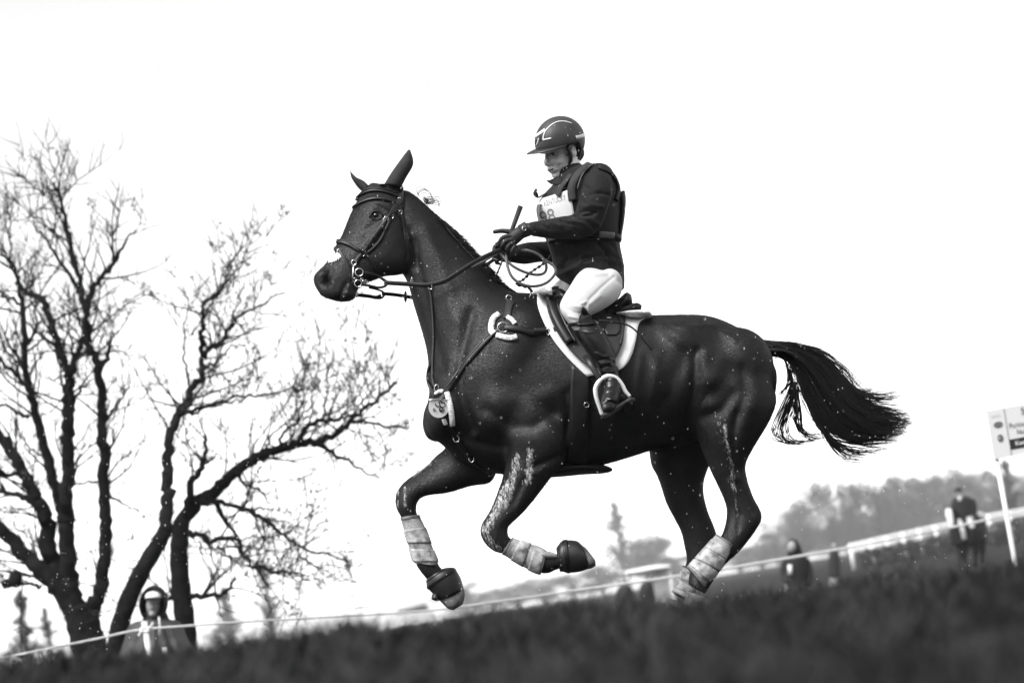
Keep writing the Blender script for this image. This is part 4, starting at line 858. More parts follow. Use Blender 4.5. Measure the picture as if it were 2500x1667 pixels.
# breeches
s = Soup()
for st in (THIGH_N, THIGH_F): loft(s, st, 28, 6)
loft(s, [(1410, 652, 1504, 652, .12, 0), (1400, 676, 1514, 680, .14, 0), (1420, 705, 1518, 712, .14, 0), (1450, 745, 1505, 735, .10, 0)], 24, 4)
blob(s, 1488, 690, -.14, 32, 34, .09); bm_ = remesh(s, .006, 12, .5)
sculpt(bm_, [([(1425, 665), (1450, 672), (1480, 668)], 4, .006), ([(1415, 680), (1440, 690)], 4, -.004), ([(1385, 735), (1400, 748), (1418, 750)], 3.5, .005), ([(1380, 752), (1400, 762), (1420, 766)], 3.5, -.005), ([(1390, 772), (1412, 778)], 3, .005), ([(1440, 742), (1465, 722)], 5, .003), ([(1430, 745), (1440, 730), (1470, 700), (1500, 675)], 3.5, -.004), ([(1418, 742), (1434, 736), (1436, 755)], 3, .005), ([(1440, 655), (1480, 660)], 4, -.003)], cmax=.4)
bree = link('breeches', bm_, M_bree, person); BVH_BR = bvh_of(bree)
s = Soup(); loft(s, [(1396, 690, 1400, 720, .05, .0), (1352, 688, 1360, 716, .05, .08)], 12, 4)
# near boot
s = Soup(); loft(s, SHIN_N, 28, 6, grow=.007)
foot = [H(1488, 900, -.358), H(1494, 925, -.365), H(1494, 950, -.385), H(1490, 972, -.415), H(1486, 988, -.45)]
tube(s, foot, [.040, .040, .044, .042, .034], 20); ball(s, foot[-1], cx * .036, (foot[-1] - foot[-2]).normalized() * .04, cy * .03); blob(s, 1515, 975, -.355, 24, 22, .05); blob(s, 1534, 992, -.325, 14, 18, .035, 30)
bt = remesh(s, .004, 9, .5)
sculpt(bt, [([(1456, 862), (1474, 872), (1496, 866)], 3, .0025), ([(1462, 880), (1478, 876), (1499, 884)], 2.6, -.0025), ([(1468, 888), (1486, 886), (1500, 878)], 2.6, .0025), ([(1466, 900), (1484, 894), (1504, 898)], 2.4, -.0025), ([(1474, 906), (1490, 908), (1506, 904)], 2.8, .0025),
            ([(1476, 935), (1495, 931), (1512, 938)], 2.4, .0025), ([(1476, 945), (1494, 942), (1514, 950)], 2.4, -.0025), ([(1472, 958), (1492, 952), (1514, 960)], 2.6, .0025)] +
       [([(1412, 808), (1440, 812), (1468, 806)], 2.5, .0015), ([(1470, 985), (1490, 975), (1510, 978)], 3, .0035)], cmax=.0)
boot = link('riding_boot', bt, M_boots, person)
BVH_L = bvh_of(bree, boot)
s = patch(BVH_L, [(1422, 748), (1414, 772), (1406, 797)], [(1424, 749), (1440, 770), (1458, 792)], 6, 5, .004, .004); link('boot_top', s, M_boots, boot)
s = Soup(); strap(s, BVH_L, [(1368, 795), (1390, 792), (1412, 789), (1424, 785)], 9, .004, .004); link('garter_strap', s, M_lea, boot)
s = Soup(); strap(s, BVH_L, [(1424, 749), (1441, 771), (1459, 792)], 3, .003, .004); link('top_edge', s, mat('boot_edge', .2, .4), boot)
# gloves
def hand(name, palm, fingers, c):
    s = Soup(); loft(s, palm, 20, 5)
    for pts, r_ in fingers:
        V = [Vector(q) for q in cat_rom([tuple(H(x, y, d)) for x, y, d in pts], 5)]; tube(s, V, [r_ * (1.05 - .3 * i / (len(V) - 1)) for i in range(len(V))], 10); ball(s, V[-1], cx * r_ * .78, cy * r_ * .78, fw * r_ * .78, 10, 8)
    m_ = remesh(s, .0028, 3, .5); return link(name, m_, M_glov, person)
g1 = hand('glove', [(1294, 544, 1298, 574, .034, -.17), (1276, 546, 1284, 578, .03, -.165), (1260, 556, 1270, 590, .026, -.155), (1244, 566, 1256, 602, .024, -.145)],
     [([(1258, 566, -.13), (1240, 565, -.12), (1224, 564, -.115), (1208, 566, -.11)], .0135), ([(1246, 576, -.15), (1228, 580, -.15), (1220, 592, -.145), (1226, 604, -.13)], .0115), ([(1250, 586, -.155), (1234, 590, -.16), (1226, 602, -.155), (1234, 612, -.14)], .0112),
      ([(1255, 594, -.158), (1242, 600, -.165), (1238, 612, -.16), (1248, 618, -.145)], .0105), ([(1260, 600, -.158), (1252, 608, -.165), (1250, 618, -.16), (1260, 620, -.15)], .0095)], -.15)
g2 = hand('glove', [(1258, 600, 1246, 642, .034, .035), (1238, 598, 1230, 640, .03, .02), (1222, 600, 1216, 636, .026, .01)],
     [([(1225, 602, .0), (1212, 600, -.01), (1206, 608, -.02), (1212, 616, -.03)], .0115), ([(1222, 612, .0), (1208, 612, -.01), (1204, 620, -.025), (1212, 626, -.03)], .0112), ([(1222, 622, .0), (1209, 624, -.01), (1206, 632, -.02), (1214, 636, -.03)], .0108), ([(1224, 632, .0), (1213, 636, -.01), (1212, 642, -.02), (1220, 644, -.025)], .0095), ([(1236, 598, .01), (1222, 592, -.0), (1212, 596, -.005)], .0115)], 0)
BVH_G = bvh_of(g1, jack)
s = Soup(); strap(s, BVH_G, [(1272, 545), (1279, 558), (1287, 576)], 20, .004, .002); o = link('wrist_strap', s, M_glov, g1)
s = Soup(); ring(s, 1280, 558, 0, 5.5, 5.5, .0014, 6, Y=surf(BVH_G, 1280, 558)[0].y - .008); link('wrist_badge', s, M_steel, g1)
# whip
wh = empty('riding_whip', "thin black riding whip with a thick grip held in the galloping rider's hand", 'whip')
s = Soup(); tube(s, [H(1271, 504, -.13), H(1252, 556, -.13), H(1240, 592, -.13)], [.0125, .0105, .009], 14); link('grip', s, mat('whip_grip', .02, .6, .4, bump=.4, bscale=220), wh)
s = Soup(); V = [H(1240, 592, -.13), H(1228, 632, -.12), H(1219, 655, -.12), H(1209, 680, -.11)]; V = [Vector(q) for q in cat_rom([tuple(a) for a in V], 8)]; tube(s, V, [.0042 + .0012 * math.sin(i * 2.1) for i in range(len(V))], 8); link('shaft', s, M_lea, wh)
s = Soup(); V = [Vector(q) for q in cat_rom([tuple(H(x, y, c)) for x, y, c in ((1462, 782, -.37), (1500, 786, -.38), (1535, 795, -.37), (1560, 815, -.36), (1580, 840, -.35), (1592, 853, -.35))], 6)]
cr = empty('crop_tail', '', '')
bpy.data.objects.remove(cr)
tube(s, V, [.0042] * (len(V) - 4) + [.005, .0065, .0065, .004], 8); link('billet_strap', s, M_lea, sa)
# ------------------------------------------------------------------ bare trees
M_bark = mat('dark_wet_bark', .012, .9, .1, var=.5, vscale=10, bump=.8, bscale=30, bdist=.02)
M_twig = mat('twig_bark', .02, .9, .1)
def limb_pts(poly, Y, rr, dz=.5, sub=5):
    k = rr.uniform(-1, 1) * dz; n = len(poly); return [Vector(P(q[0], q[1], Y + k * min(1, i / (n * sub * .6)))) for i, q in enumerate(cat_rom(poly, sub))]
def grow(S, pts, r, lvl, rr, Lmul, up):
    """side shoots along a limb, recursively"""
    L = sum((b - a).length for a, b in zip(pts[:-1], pts[1:]))
    n = {0: int(L / .13), 1: int(L / .13), 2: int(L / .16)}[lvl]
    for i in range(n):
        t = rr.uniform(.22 if lvl == 0 else .12, 1.0); k = min(int(t * (len(pts) - 1)), len(pts) - 2); p = pts[k].lerp(pts[k + 1], t * (len(pts) - 1) - k); T = (pts[k + 1] - pts[k]).normalized()
        ax = Vector((rr.gauss(0, 1), rr.gauss(0, .7), rr.gauss(0, 1))); ax = (ax - T * ax.dot(T)).normalized(); ang = R(rr.uniform(25, 65))
        d = (T * math.cos(ang) + ax * math.sin(ang)); d = (d + up * rr.uniform(.1, .5)).normalized()
        ln = {0: rr.uniform(.35, 1.15), 1: rr.uniform(.18, .5), 2: rr.uniform(.08, .24)}[lvl] * Lmul * (1.05 - .35 * t); rad = {0: min(r[k] * .5, .013), 1: .0055, 2: .003}[lvl]
        q = [p]; m = {0: 6, 1: 4, 2: 3}[lvl]
        for j in range(m):
            d = (d + Vector((rr.gauss(0, .16), rr.gauss(0, .16), rr.gauss(0, .16))) + up * .05).normalized(); q.append(q[-1] + d * ln / m)
        rs = [rad * (1 - .75 * j / m) for j in range(m + 1)]; tube(S, q, rs, {0: 5, 1: 4, 2: 3}[lvl], cap=False)
        if lvl < 2: grow(S, q, rs, lvl + 1, rr, Lmul, up)
def bare_tree(label, trunk, limbs, Y, seed, Lmul=1.0, leaves=0, group='bare trees behind the rope'):
    rr = random.Random(seed); e = empty('bare_tree', label, 'tree', group); s = Soup(); pxm = Y / FPX
    for poly, ra, rb in trunk:
        pts = limb_pts(poly, Y, rr, .05); m = len(pts); tube(s, pts, [(ra + (rb - ra) * i / (m - 1)) * pxm * (1 + .05 * math.sin(i * 1.7)) for i in range(m)], 12)
    link('trunk', s, M_bark, e)
    tw = Soup()
    for poly, ra, rb in limbs:
        s = Soup(); pts = limb_pts(poly, Y, rr, .6); m = len(pts)
        pts = [p + Vector((rr.gauss(0, .012), rr.gauss(0, .012), rr.gauss(0, .012))) if 0 < i < m - 1 else p for i, p in enumerate(pts)]
        rs = [(ra + (rb - ra) * (i / (m - 1)) ** .8) * pxm * (1 + .10 * rr.gauss(0, 1) * .5) for i in range(m)]; tube(s, pts, rs, 9); link('limb', s, M_bark, e)
        grow(tw, pts, rs, 0, rr, Lmul, Vector((0, 0, 1)))
    o = link('twigs', tw, M_twig, e, fix=False); o['kind'] = 'stuff'
    if leaves:
        lf = Soup(); nv = len(tw.v)
        for i in range(leaves):
            c = tw.v[rr.randrange(nv)]
            for k in range(rr.randrange(3, 9)):
                p = c + Vector((rr.gauss(0, .03), rr.gauss(0, .03), rr.gauss(0, .03))); a = Vector((rr.gauss(0, 1), rr.gauss(0, 1), rr.gauss(0, 1))).normalized() * .022; b = a.orthogonal().normalized() * .012
                lf.add([p - a, p - b, p + a, p + b], [(0, 1, 2, 3)])
        o = link('leaf_clumps', lf, mat('withered_leaf', .05, .8, .2), e, smooth=False, fix=False); o['kind'] = 'stuff'
    return e
bare_tree('dark bare tree with several stems at the left edge of the photo', [([(222, 1760), (222, 1660), (220, 1597), (205, 1530), (190, 1480)], 52, 38), ([(225, 1600), (215, 1520), (232, 1468)], 30, 20)],
  [([(205, 1540), (145, 1439), (104, 1397), (54, 1348), (0, 1294), (-60, 1240)], 26, 14), ([(190, 1500), (150, 1400), (120, 1348), (112, 1273), (95, 1232), (79, 1199), (54, 1149), (25, 1095), (-20, 1050)], 24, 12),
   ([(165, 1290), (145, 1240), (124, 1157), (104, 1074), (87, 1004), (72, 950), (66, 909), (62, 827), (54, 744), (41, 681), (25, 640), (0, 607)], 17, 3),
   ([(190, 1490), (176, 1430), (166, 1364), (162, 1281), (162, 1240), (164, 1157), (166, 1074), (164, 991), (168, 951), (170, 922), (157, 889), (145, 847), (128, 797), (112, 748), (99, 727), (62, 715), (46, 694)], 24, 5),
   ([(168, 930), (182, 889), (195, 847), (207, 822), (212, 790)], 9, 7), ([(215, 1500), (232, 1468), (249, 1406), (257, 1323), (257, 1240), (253, 1157), (253, 1074), (251, 1012), (247, 960), (240, 901), (224, 860), (215, 818), (211, 764), (199, 715), (182, 632), (170, 582), (157, 524), (145, 474), (133, 445)], 20, 3),
   ([(240, 905), (265, 864), (269, 835), (278, 815)], 9, 2), ([(211, 764), (228, 706), (257, 669), (286, 628), (307, 590), (332, 561)], 10, 2), ([(199, 715), (178, 686), (145, 636), (108, 582), (83, 549)], 7, 2),
   ([(95, 1232), (60, 1215), (37, 1207), (0, 1195), (-30, 1180)], 9, 5), ([(66, 940), (40, 915), (10, 890), (-20, 860)], 7, 3), ([(70, 1020), (40, 1005), (0, 988)], 6, 3), ([(252, 1185), (225, 1178), (178, 1180)], 4, 2), ([(268, 1210), (300, 1225), (340, 1250)], 4, 1.5), ([(250, 1030), (270, 1010), (285, 985), (310, 950)], 5, 2), ([(100, 1430), (80, 1428), (60, 1425), (35, 1428), (5, 1425)], 4, 4),
   ([(54, 1149), (20, 1160), (-20, 1150)], 7, 4), ([(175, 1010), (185, 970), (205, 940), (225, 925)], 5, 2), ([(62, 850), (80, 820), (90, 790), (78, 740), (76, 690), (76, 640)], 5, 1.5), ([(25, 640), (28, 600), (22, 560), (18, 500)], 3, 1.2), ([(60, 760), (30, 730), (0, 720), (-30, 700)], 5, 2)], 19.5, 3, 1.05, leaves=70)
o = Soup(); ball(o, P(38, 1412, 19.4), cx * .07, fw * .06, cy * .09); ball(o, P(18, 1424, 19.4), cx * .06, fw * .05, cy * .05); link('knot', remesh(o, .01, 3), M_bark, bpy.data.objects['bare_tree'])
bare_tree('bare tree whose single stem leans up behind the hooded person', [([(278, 1760), (282, 1650), (286, 1563), (307, 1480), (344, 1398), (381, 1335), (403, 1296)], 26, 19)],
  [([(400, 1300), (408, 1240), (406, 1178), (410, 1116), (423, 1045), (443, 1004), (452, 988), (468, 947), (493, 918), (497, 868), (514, 851), (543, 835), (564, 793), (601, 764), (646, 740), (696, 715)], 18, 2), ([(497, 868), (493, 827), (493, 785), (501, 735), (535, 711), (555, 673), (568, 632)], 8, 2),
   ([(460, 940), (456, 900), (450, 847), (452, 785), (460, 740)], 4, 1.5), ([(514, 851), (512, 820), (503, 790)], 4, 2), ([(450, 1005), (489, 996), (551, 972), (622, 967), (696, 955), (778, 943)], 6, 2), ([(440, 1010), (470, 1008), (543, 982), (600, 972)], 5, 2), ([(500, 900), (530, 880), (560, 850), (600, 842)], 5, 1.5), ([(350, 1390), (330, 1410), (310, 1430), (290, 1480)], 3, 1.5), ([(564, 793), (570, 760), (585, 720), (600, 690)], 3, 1.2)], 19.0, 8, 1.0, leaves=120)
bare_tree('bare tree with a thick straight trunk and a long limb sweeping right', [([(462, 1740), (458, 1600), (452, 1522), (443, 1447), (437, 1364), (439, 1310), (444, 1270)], 27, 21)],
  [([(440, 1300), (451, 1262), (492, 1221), (533, 1191), (579, 1150), (625, 1119), (676, 1099), (727, 1084), (778, 1076), (829, 1050), (854, 1028), (890, 997), (931, 966), (971, 936)], 22, 3), ([(727, 1084), (752, 1043), (788, 1025), (834, 1020), (870, 1008)], 9, 3), ([(854, 1028), (875, 1028), (936, 1038), (1000, 1045)], 6, 2),
   ([(778, 1080), (818, 1109), (859, 1130), (890, 1153), (930, 1165)], 6, 2), ([(451, 1262), (466, 1181), (492, 1140), (502, 1099), (500, 1060)], 11, 4), ([(490, 1225), (543, 1227), (604, 1244), (655, 1272), (696, 1308), (747, 1339), (808, 1357), (859, 1374)], 8, 2),
   ([(445, 1310), (470, 1303), (512, 1318), (573, 1313), (594, 1349), (619, 1385), (655, 1426)], 9, 3), ([(619, 1382), (676, 1397), (716, 1395), (757, 1415)], 5, 2), ([(455, 1457), (500, 1456), (530, 1453), (564, 1439), (576, 1410)], 8, 3), ([(445, 1458), (408, 1458), (385, 1450)], 7, 3),
   ([(530, 1230), (550, 1270), (575, 1300), (590, 1340)], 7, 3), ([(604, 1244), (640, 1240), (690, 1250)], 4, 1.5), ([(530, 1330), (550, 1350), (565, 1372), (560, 1400)], 4, 2), ([(625, 1119), (650, 1090), (660, 1060), (700, 1030)], 5, 2), ([(676, 1099), (690, 1060), (730, 1020), (760, 990)], 5, 2), ([(790, 1030), (795, 990), (798, 950), (800, 900)], 4, 1.5), ([(579, 1155), (600, 1180), (640, 1200), (660, 1230)], 5, 2), ([(890, 997), (880, 960), (885, 920)], 3, 1.2), ([(696, 1308), (720, 1330), (740, 1365), (790, 1400)], 4, 1.5)], 19.8, 12, 1.1, leaves=170)

# ------------------------------------------------------------------ far trees in the rain haze
M_fol = mat('dull_foliage', .07, .9, .1, var=.5, vscale=.8)
def crown_mesh(name, seed, conifer=False, n=4200):
    """unit tree: height 1, half width about .35; many leaf faces in uneven clumps"""
    rr = random.Random(seed); v = []; f = []
    br = []
    for _ in range(120):
        t = rr.random() ** 1.25; br.append((.08 + .90 * t, rr.random() * 6.28, (.42 * (1 - t) ** .75 + .02) * rr.uniform(.3, 1.15), rr.uniform(-.35, .3)))
    pads = []
    for _ in range(26):
        z_ = rr.uniform(.14, .97); q_ = rr.uniform(0, .26) * (1.08 - z_); a_ = rr.random() * 6.28; pads.append((q_ * math.cos(a_), q_ * math.sin(a_), z_, rr.uniform(.07, .2) * (1.12 - z_)))
    pads += [(rr.gauss(0, .01), rr.gauss(0, .01), .16 + .055 * k_, .05 * (1.15 - (.16 + .055 * k_)) + .012) for k_ in range(16)]
    if not conifer:
        cl = [(rr.gauss(0, .17), rr.gauss(0, .17), rr.uniform(.16, .86), rr.uniform(.10, .19)) for _ in range(20)] + [(0, 0, .5, .24), (.05, 0, .75, .18)]
    for i in range(n):
        if conifer:
            c = rr.choice(pads); a_ = rr.random() * 6.28; r_ = rr.random() ** .6; p = Vector((c[0] + c[3] * r_ * math.cos(a_), c[1] + c[3] * r_ * math.sin(a_), c[2] + rr.gauss(0, .014) + .04 * r_))
        elif False:
            b_ = rr.choice(br); u_ = rr.random() ** .6; r_ = b_[2] * u_; p = Vector((r_ * math.cos(b_[1]) + rr.gauss(0, .015), r_ * math.sin(b_[1]) + rr.gauss(0, .015), b_[0] - r_ * b_[3] + rr.gauss(0, .010)))
        else:
            c = rr.choice(cl); d = Vector((rr.gauss(0, 1), rr.gauss(0, 1), rr.gauss(0, 1))).normalized() * c[3] * rr.random() ** .4; p = Vector(c[:3]) + d
        a = Vector((rr.gauss(0, 1), rr.gauss(0, 1), rr.gauss(0, 1))).normalized() * rr.uniform(.010, .026); b = a.orthogonal().normalized() * rr.uniform(.006, .014); k = len(v)
        v += [p - a, p - b, p + a, p + b]; f.append((k, k + 1, k + 2, k + 3))
    me = bpy.data.meshes.new(name); me.from_pydata([tuple(q) for q in v], [], f); me.update(); me.materials.append(M_fol); return me
ts_ = Soup(); tube(ts_, [Vector((0, 0, -.1)), Vector((.01, 0, .3)), Vector((0, .01, .7))], [.035, .026, .01], 8)
for q in ((.16, .02, .62), (-.15, .03, .6), (.03, .14, .66), (-.05, -.13, .55)): tube(ts_, [Vector((.005, 0, .28)), Vector(q) * .7 + Vector((0, 0, .1)), Vector(q)], [.016, .010, .004], 5)
TRUNK = ts_.mesh('tree_trunk'); TRUNK.materials.append(M_bark)
CROWN = [crown_mesh('crown_round%d' % i, 50 + i) for i in range(3)]; CONE = [crown_mesh('crown_cone%d' % i, 80 + i, True, (2600, 1100)[i]) for i in range(2)]
def far_tree(px, top, hw, Y, kind, label, group, wmul=1.0):
    p = P(px, top, Y); base = float(gz(p.x, Y)) - .1; h = p.z - base; e = empty('far_tree' if kind < 3 else 'conifer', label, 'tree', group); e.location = (p.x, Y, base); w_ = hw / FPX * Y / (.26 if kind < 3 else .19)
    e.scale = (w_, w_, h); e.rotation_euler.z = rnd.random() * 6.28
    for nm, me in (('trunk', TRUNK), ('crown', CROWN[kind] if kind < 3 else CONE[kind - 3])):
        o = bpy.data.objects.new(nm, me); COL.objects.link(o); o.parent = e
    return e
G1 = 'hazy leafy trees far behind the white rail fence'
ords = ['first', 'second', 'third', 'fourth', 'fifth', 'sixth', 'seventh', 'eighth', 'ninth', 'tenth', 'eleventh', 'twelfth', 'thirteenth', 'fourteenth']
for i in range(14):
    far_tree(1850 + 52 * i + 14 * math.sin(i * 2.3), (1318 - 16 * i if i < 5 else 1246 - 6 * (i - 5)) + 14 * math.sin(i * 1.9), 58, 680 + 12 * (i % 4), (i + 1) % 3, f'{ords[i]} broad faint tree from the left in the row behind the hazy leafy trees', 'second row of hazy trees')
for i, (px, top, hw) in enumerate([(1880, 1275, 34), (1940, 1215, 44), (2005, 1166, 50), (2062, 1178, 44), (2125, 1162, 46), (2180, 1160, 46), (2245, 1163, 48), (2302, 1128, 50), (2360, 1164, 46), (2420, 1150, 44), (2505, 1132, 50)]):
    far_tree(px, top - 12, hw * 1.0, 600 + 14 * ((i * 5) % 4), i % 3, f'{ords[i]} hazy leafy tree from the left behind the white rail fence', G1)
far_tree(2452, 1128, 42, 330, 3, 'pointed grey conifer directly behind the sign post', 'hazy conifers'); far_tree(1500, 1232, 60, 735, 4, 'pale hazy conifer seen between the horse\'s fore and hind legs', 'hazy conifers'); far_tree(1570, 1290, 60, 725, 1, 'lower pale conifer beside the far hind leg of the galloping horse', 'hazy conifers')
far_tree(48, 1452, 62, 130, 3, 'dark conifer behind the rope at the lower left corner', 'hazy conifers'); far_tree(110, 1490, 46, 140, 4, 'smaller dark conifer beside the multi-stemmed bare tree', 'hazy conifers'); far_tree(640, 1372, 56, 460, 4, 'grey hazy conifer right of the straight-trunked bare tree', 'hazy conifers'); far_tree(545, 1440, 52, 440, 3, 'low grey conifer just right of the hooded person', 'hazy conifers')
for i, (px, top, hw) in enumerate([(1130, 1418, 40), (1195, 1432, 36), (1255, 1412, 40), (1320, 1404, 44), (1392, 1395, 44), (1460, 1368, 46), (1640, 1352, 42), (1800, 1345, 48)]):
    far_tree(px, top, hw, 715 + 15 * (i % 3), (i * 2) % 3, f'{ords[i]} of the low faint trees on the skyline under the galloping horse', 'faint skyline trees')

# ------------------------------------------------------------------ fence, rope, stakes, sign
M_paint = mat('white_paint', .8, .5, .4, var=.06, vscale=5)
fe = empty('rail_fence', 'white two-rail fence in front of the far hazy trees', 'fence'); YF = 110
for dy, wd in ((0, .10), (13, .10)):
    s = Soup(); V = [P(x, y + dy * (1 if x < 2310 else .9), YF) for x, y in ((2072, 1331), (2180, 1307), (2310, 1279), (2420, 1257), (2560, 1232))]; ribbon(s, V, [Vector((0, -1, 0))] * len(V), .16, .06); link('rail', s, M_paint, fe)
for x in (2074, 2125, 2163, 2203, 2243, 2282, 2322, 2364, 2412, 2462, 2512, 2556):
    s = Soup(); y = 1331 - (x - 2072) * .203; a = P(x, y - 4, YF - .06); b = Vector((a.x, a.y, float(gz(a.x, YF)) - .1)); tube(s, [a, b], [.10, .10], 8, ref=(1, 0, 0)); link('post', s, M_paint, fe)
s = Soup()
he_ = [crown_mesh('hedge_tmp', 99)]
hv = []; hf_ = []
rr = random.Random(5)
hz0, hz1 = P(2072, 1349, YF), P(2560, 1250, YF)
def hz_(x): return hz0.z + (hz1.z - hz0.z) * (x - hz0.x) / (hz1.x - hz0.x) - .05
for i in range(7000):
    x = rr.uniform(hz0.x + .2, hz1.x + 6); p = Vector((x, YF - 1.6 + rr.uniform(-.5, .5), hz_(x) - rr.random() ** 1.3 * 1.3)); a = Vector((rr.gauss(0, 1), rr.gauss(0, 1), rr.gauss(0, 1))).normalized() * .09; b = a.orthogonal().normalized() * .07; k = len(hv); hv += [p - a, p - b, p + a, p + b]; hf_.append((k, k + 1, k + 2, k + 3))
s.add(hv, hf_); link('hedge', s, mat('hedge_leaf', .05, .9, .1), fix=False, smooth=False, label='low dark hedge running along the foot of the white rail fence', cat='hedge')
def stake(px, py, Y, label, hgt=1.0):
    e = empty('rope_stake', label, 'stake', 'white stakes carrying the rope'); p = P(px, py, Y); s = Soup(); z0 = float(gz(p.x, Y)) - .15
    tube(s, [p + Vector((0, 0, .05)), Vector((p.x + .01, p.y, z0))], .026, 6); link('shaft', s, M_paint, e)
    s = Soup(); ring(s, px, py + 6, 0, 10, 5, .012, Y=Y - .02); link('knot', s, M_paint, e)
    s = Soup(); V = [P(px + a, py + b, Y - .03) for a, b in ((8, 4), (16, -3), (20, -12))]; tube(s, V, .012, 6); V = [P(px + a, py + b, Y - .03) for a, b in ((-6, 8), (-12, 14), (-16, 22))]; tube(s, V, .011, 6); link('rope_tail', remesh(s, .006, 1), M_paint, e); return e
stake(354, 1530, 17.6, 'white stake with a knotted rope in front of the hooded person')
stake(-140, 1634, 17.0, 'white stake holding the far left end of the rope outside the photo'); stake(2600, 1222, 27, 'white stake holding the far right end of the rope outside the photo')
rp = [(-140, 1640, 17.0), (0, 1607, 17.1), (120, 1583, 17.2), (240, 1558, 17.4), (340, 1537, 17.6), (460, 1527, 17.8), (600, 1517, 18.2), (760, 1508, 18.8), (950, 1497, 19.4), (1130, 1480, 20), (1400, 1442, 21), (1700, 1399, 22), (2000, 1349, 23.5), (2250, 1302, 25), (2420, 1266, 26), (2600, 1226, 27)]
s = Soup(); V = [P(q[0], q[1], q[2]) for q in cat_rom(rp, 8)]; tube(s, V, [.010 + .005 * min(1, max(0, (v.x + 2) / 4)) for v in V], 8); link('rope', s, mat('white_rope', .72, .8, .2, var=.1, vscale=60), label='white course rope stretched across the background behind the galloping horse', cat='rope')
sg = empty('course_sign', 'white course sign with number 5 on a white post at the right edge', 'sign'); YS = 16
s = Soup(); a = P(2412, 1002, YS); b = P(2476, 1360, YS); b2 = b + (b - a).normalized() * .9; tube(s, [a, b2], .021, 6); link('post', s, M_paint, sg)
def quad(p, Y, th): 
    s = Soup(); A = [P(x, y, Y) for x, y in p]; B = [q + Vector((0, th, 0)) for q in A]; s.add(A + B, [(0, 1, 2, 3), (7, 6, 5, 4), (0, 4, 5, 1), (1, 5, 6, 2), (2, 6, 7, 3), (3, 7, 4, 0)]); return s
SL = -.19
def sgp(u, v): return (2409 + u + .165 * v, 1003 + SL * u + v)       # sign face coordinates in photograph pixels
panel = link('panel', quad([sgp(0, 0), sgp(190, 0), sgp(190, 118), sgp(0, 118)], YS - .035, .02), mat('sign_board', .62, .6, .3), sg, smooth=False)
gy = mat('sign_grey_ink', .12, .6); bk_ = mat('sign_black_ink', .012, .6)
def sq(name, u0, v0, u1, v1, m, dy=-.040): link(name, quad([sgp(u0, v0), sgp(u1, v0), sgp(u1, v1), sgp(u0, v1)], YS + dy, .004), m, panel, smooth=False)
sq('divider', 41, 3, 42.2, 116, gy); sq('black_band', 42, 78, 188, 102, bk_)
def sell(name, u, v, ru, rv, m, inner=None):
    s = Soup(); A = [P(*sgp(u + ru * math.cos(k * .3142), v + rv * math.sin(k * .3142)), YS - .041) for k in range(20)]; B = [q + Vector((0, .004, 0)) for q in A]; s.add(A + B, [tuple(range(20)), tuple(range(39, 19, -1))] + [(k, (k + 1) % 20, 20 + (k + 1) % 20, 20 + k) for k in range(20)]); link(name, s, m, panel, smooth=False)
sell('oval_emblem', 22, 37, 11, 7, gy); sell('round_emblem', 22, 70, 7, 9, gy); sell('round_emblem_mark', 20, 70, 2.5, 4, mat('sign_board', .62))
def stext(t, u, v, h, m, name, sx=1.0): print_text(t, *sgp(u, v), h, math.degrees(math.atan(SL)), None, m, panel, name, sx, Yfix=lambda px: YS - .043)
stext('ROLEX', 9, 17, 5, mat('sign_faint_ink', .4, .6), 'small_lettering'); stext('5', 80, 24, 17, bk_, 'number'); stext('Purina A', 47, 51, 12.5, bk_, 'sponsor_lettering', .85); stext('Nutri', 63, 69, 12.5, bk_, 'sponsor_lettering', .85); stext('Keep', 55, 95, 12, mat('sign_white_ink', .75, .6), 'band_lettering', .9); stext('K', 82, 117, 9, bk_, 'lower_lettering')

# ------------------------------------------------------------------ people in the background
ABS = 'abs'
def ploft(s, st, Y, n=16, sub=4): loft(s, [(a, b, c, d, w_, Y + (q[0] if q else 0)) for a, b, c, d, w_, *q in st], n, sub, plane=ABS)
def pball(s, px, py, Y, rx, ry, rz): k = Y / FPX; ball(s, P(px, py, Y), cx * rx * k, fw * rz, cy * ry * k, 14, 10)
M_cloth = mat('dark_raincoat', .012, .7, .3, var=.3, vscale=6); M_ponch = mat('grey_poncho', .06, .6, .35, var=.3, vscale=6, bump=.5, bscale=8, bdist=.03)
def bperson(label, Y, body, face, clothes, legs=None):
    s = Soup()
    for st in body: ploft(s, st, Y)
    for b_ in face: pball(s, b_[0], b_[1], Y + b_[2], *b_[3:])
    o = link('person', remesh(s, Y * .0006, 2), mat('weathered_skin', .3, .6, .3), label=label, cat='person')
    for nm, sts, m in clothes:
        c = Soup()
        for st in sts: ploft(c, st, Y)
        link(nm, remesh(c, Y * .0006, 2), m, o)
    return o
pp_ = bperson('hooded person in a grey poncho and white-fronted cap behind the rope', 18.6, [[(360, 1465, 388, 1465, .06, -.05), (356, 1500, 392, 1500, .06), (350, 1530, 405, 1530, .1), (330, 1600, 430, 1600, .15), (325, 1680, 435, 1680, .17), (340, 1800, 430, 1800, .16), (345, 1880, 425, 1880, .15)]], [(374, 1478, -.07, 17, 23, .09), (373, 1480, -.165, 3.5, 6, .02), (373, 1497, -.10, 10, 8, .06)],
  [('poncho', [[(352, 1512, 414, 1510, .11), (322, 1520, 438, 1517, .17), (310, 1536, 449, 1533, .2), (303, 1562, 457, 1556, .22), (292, 1592, 470, 1580, .25), (268, 1660, 505, 1650, .3), (262, 1720, 512, 1715, .31)]], M_ponch)])
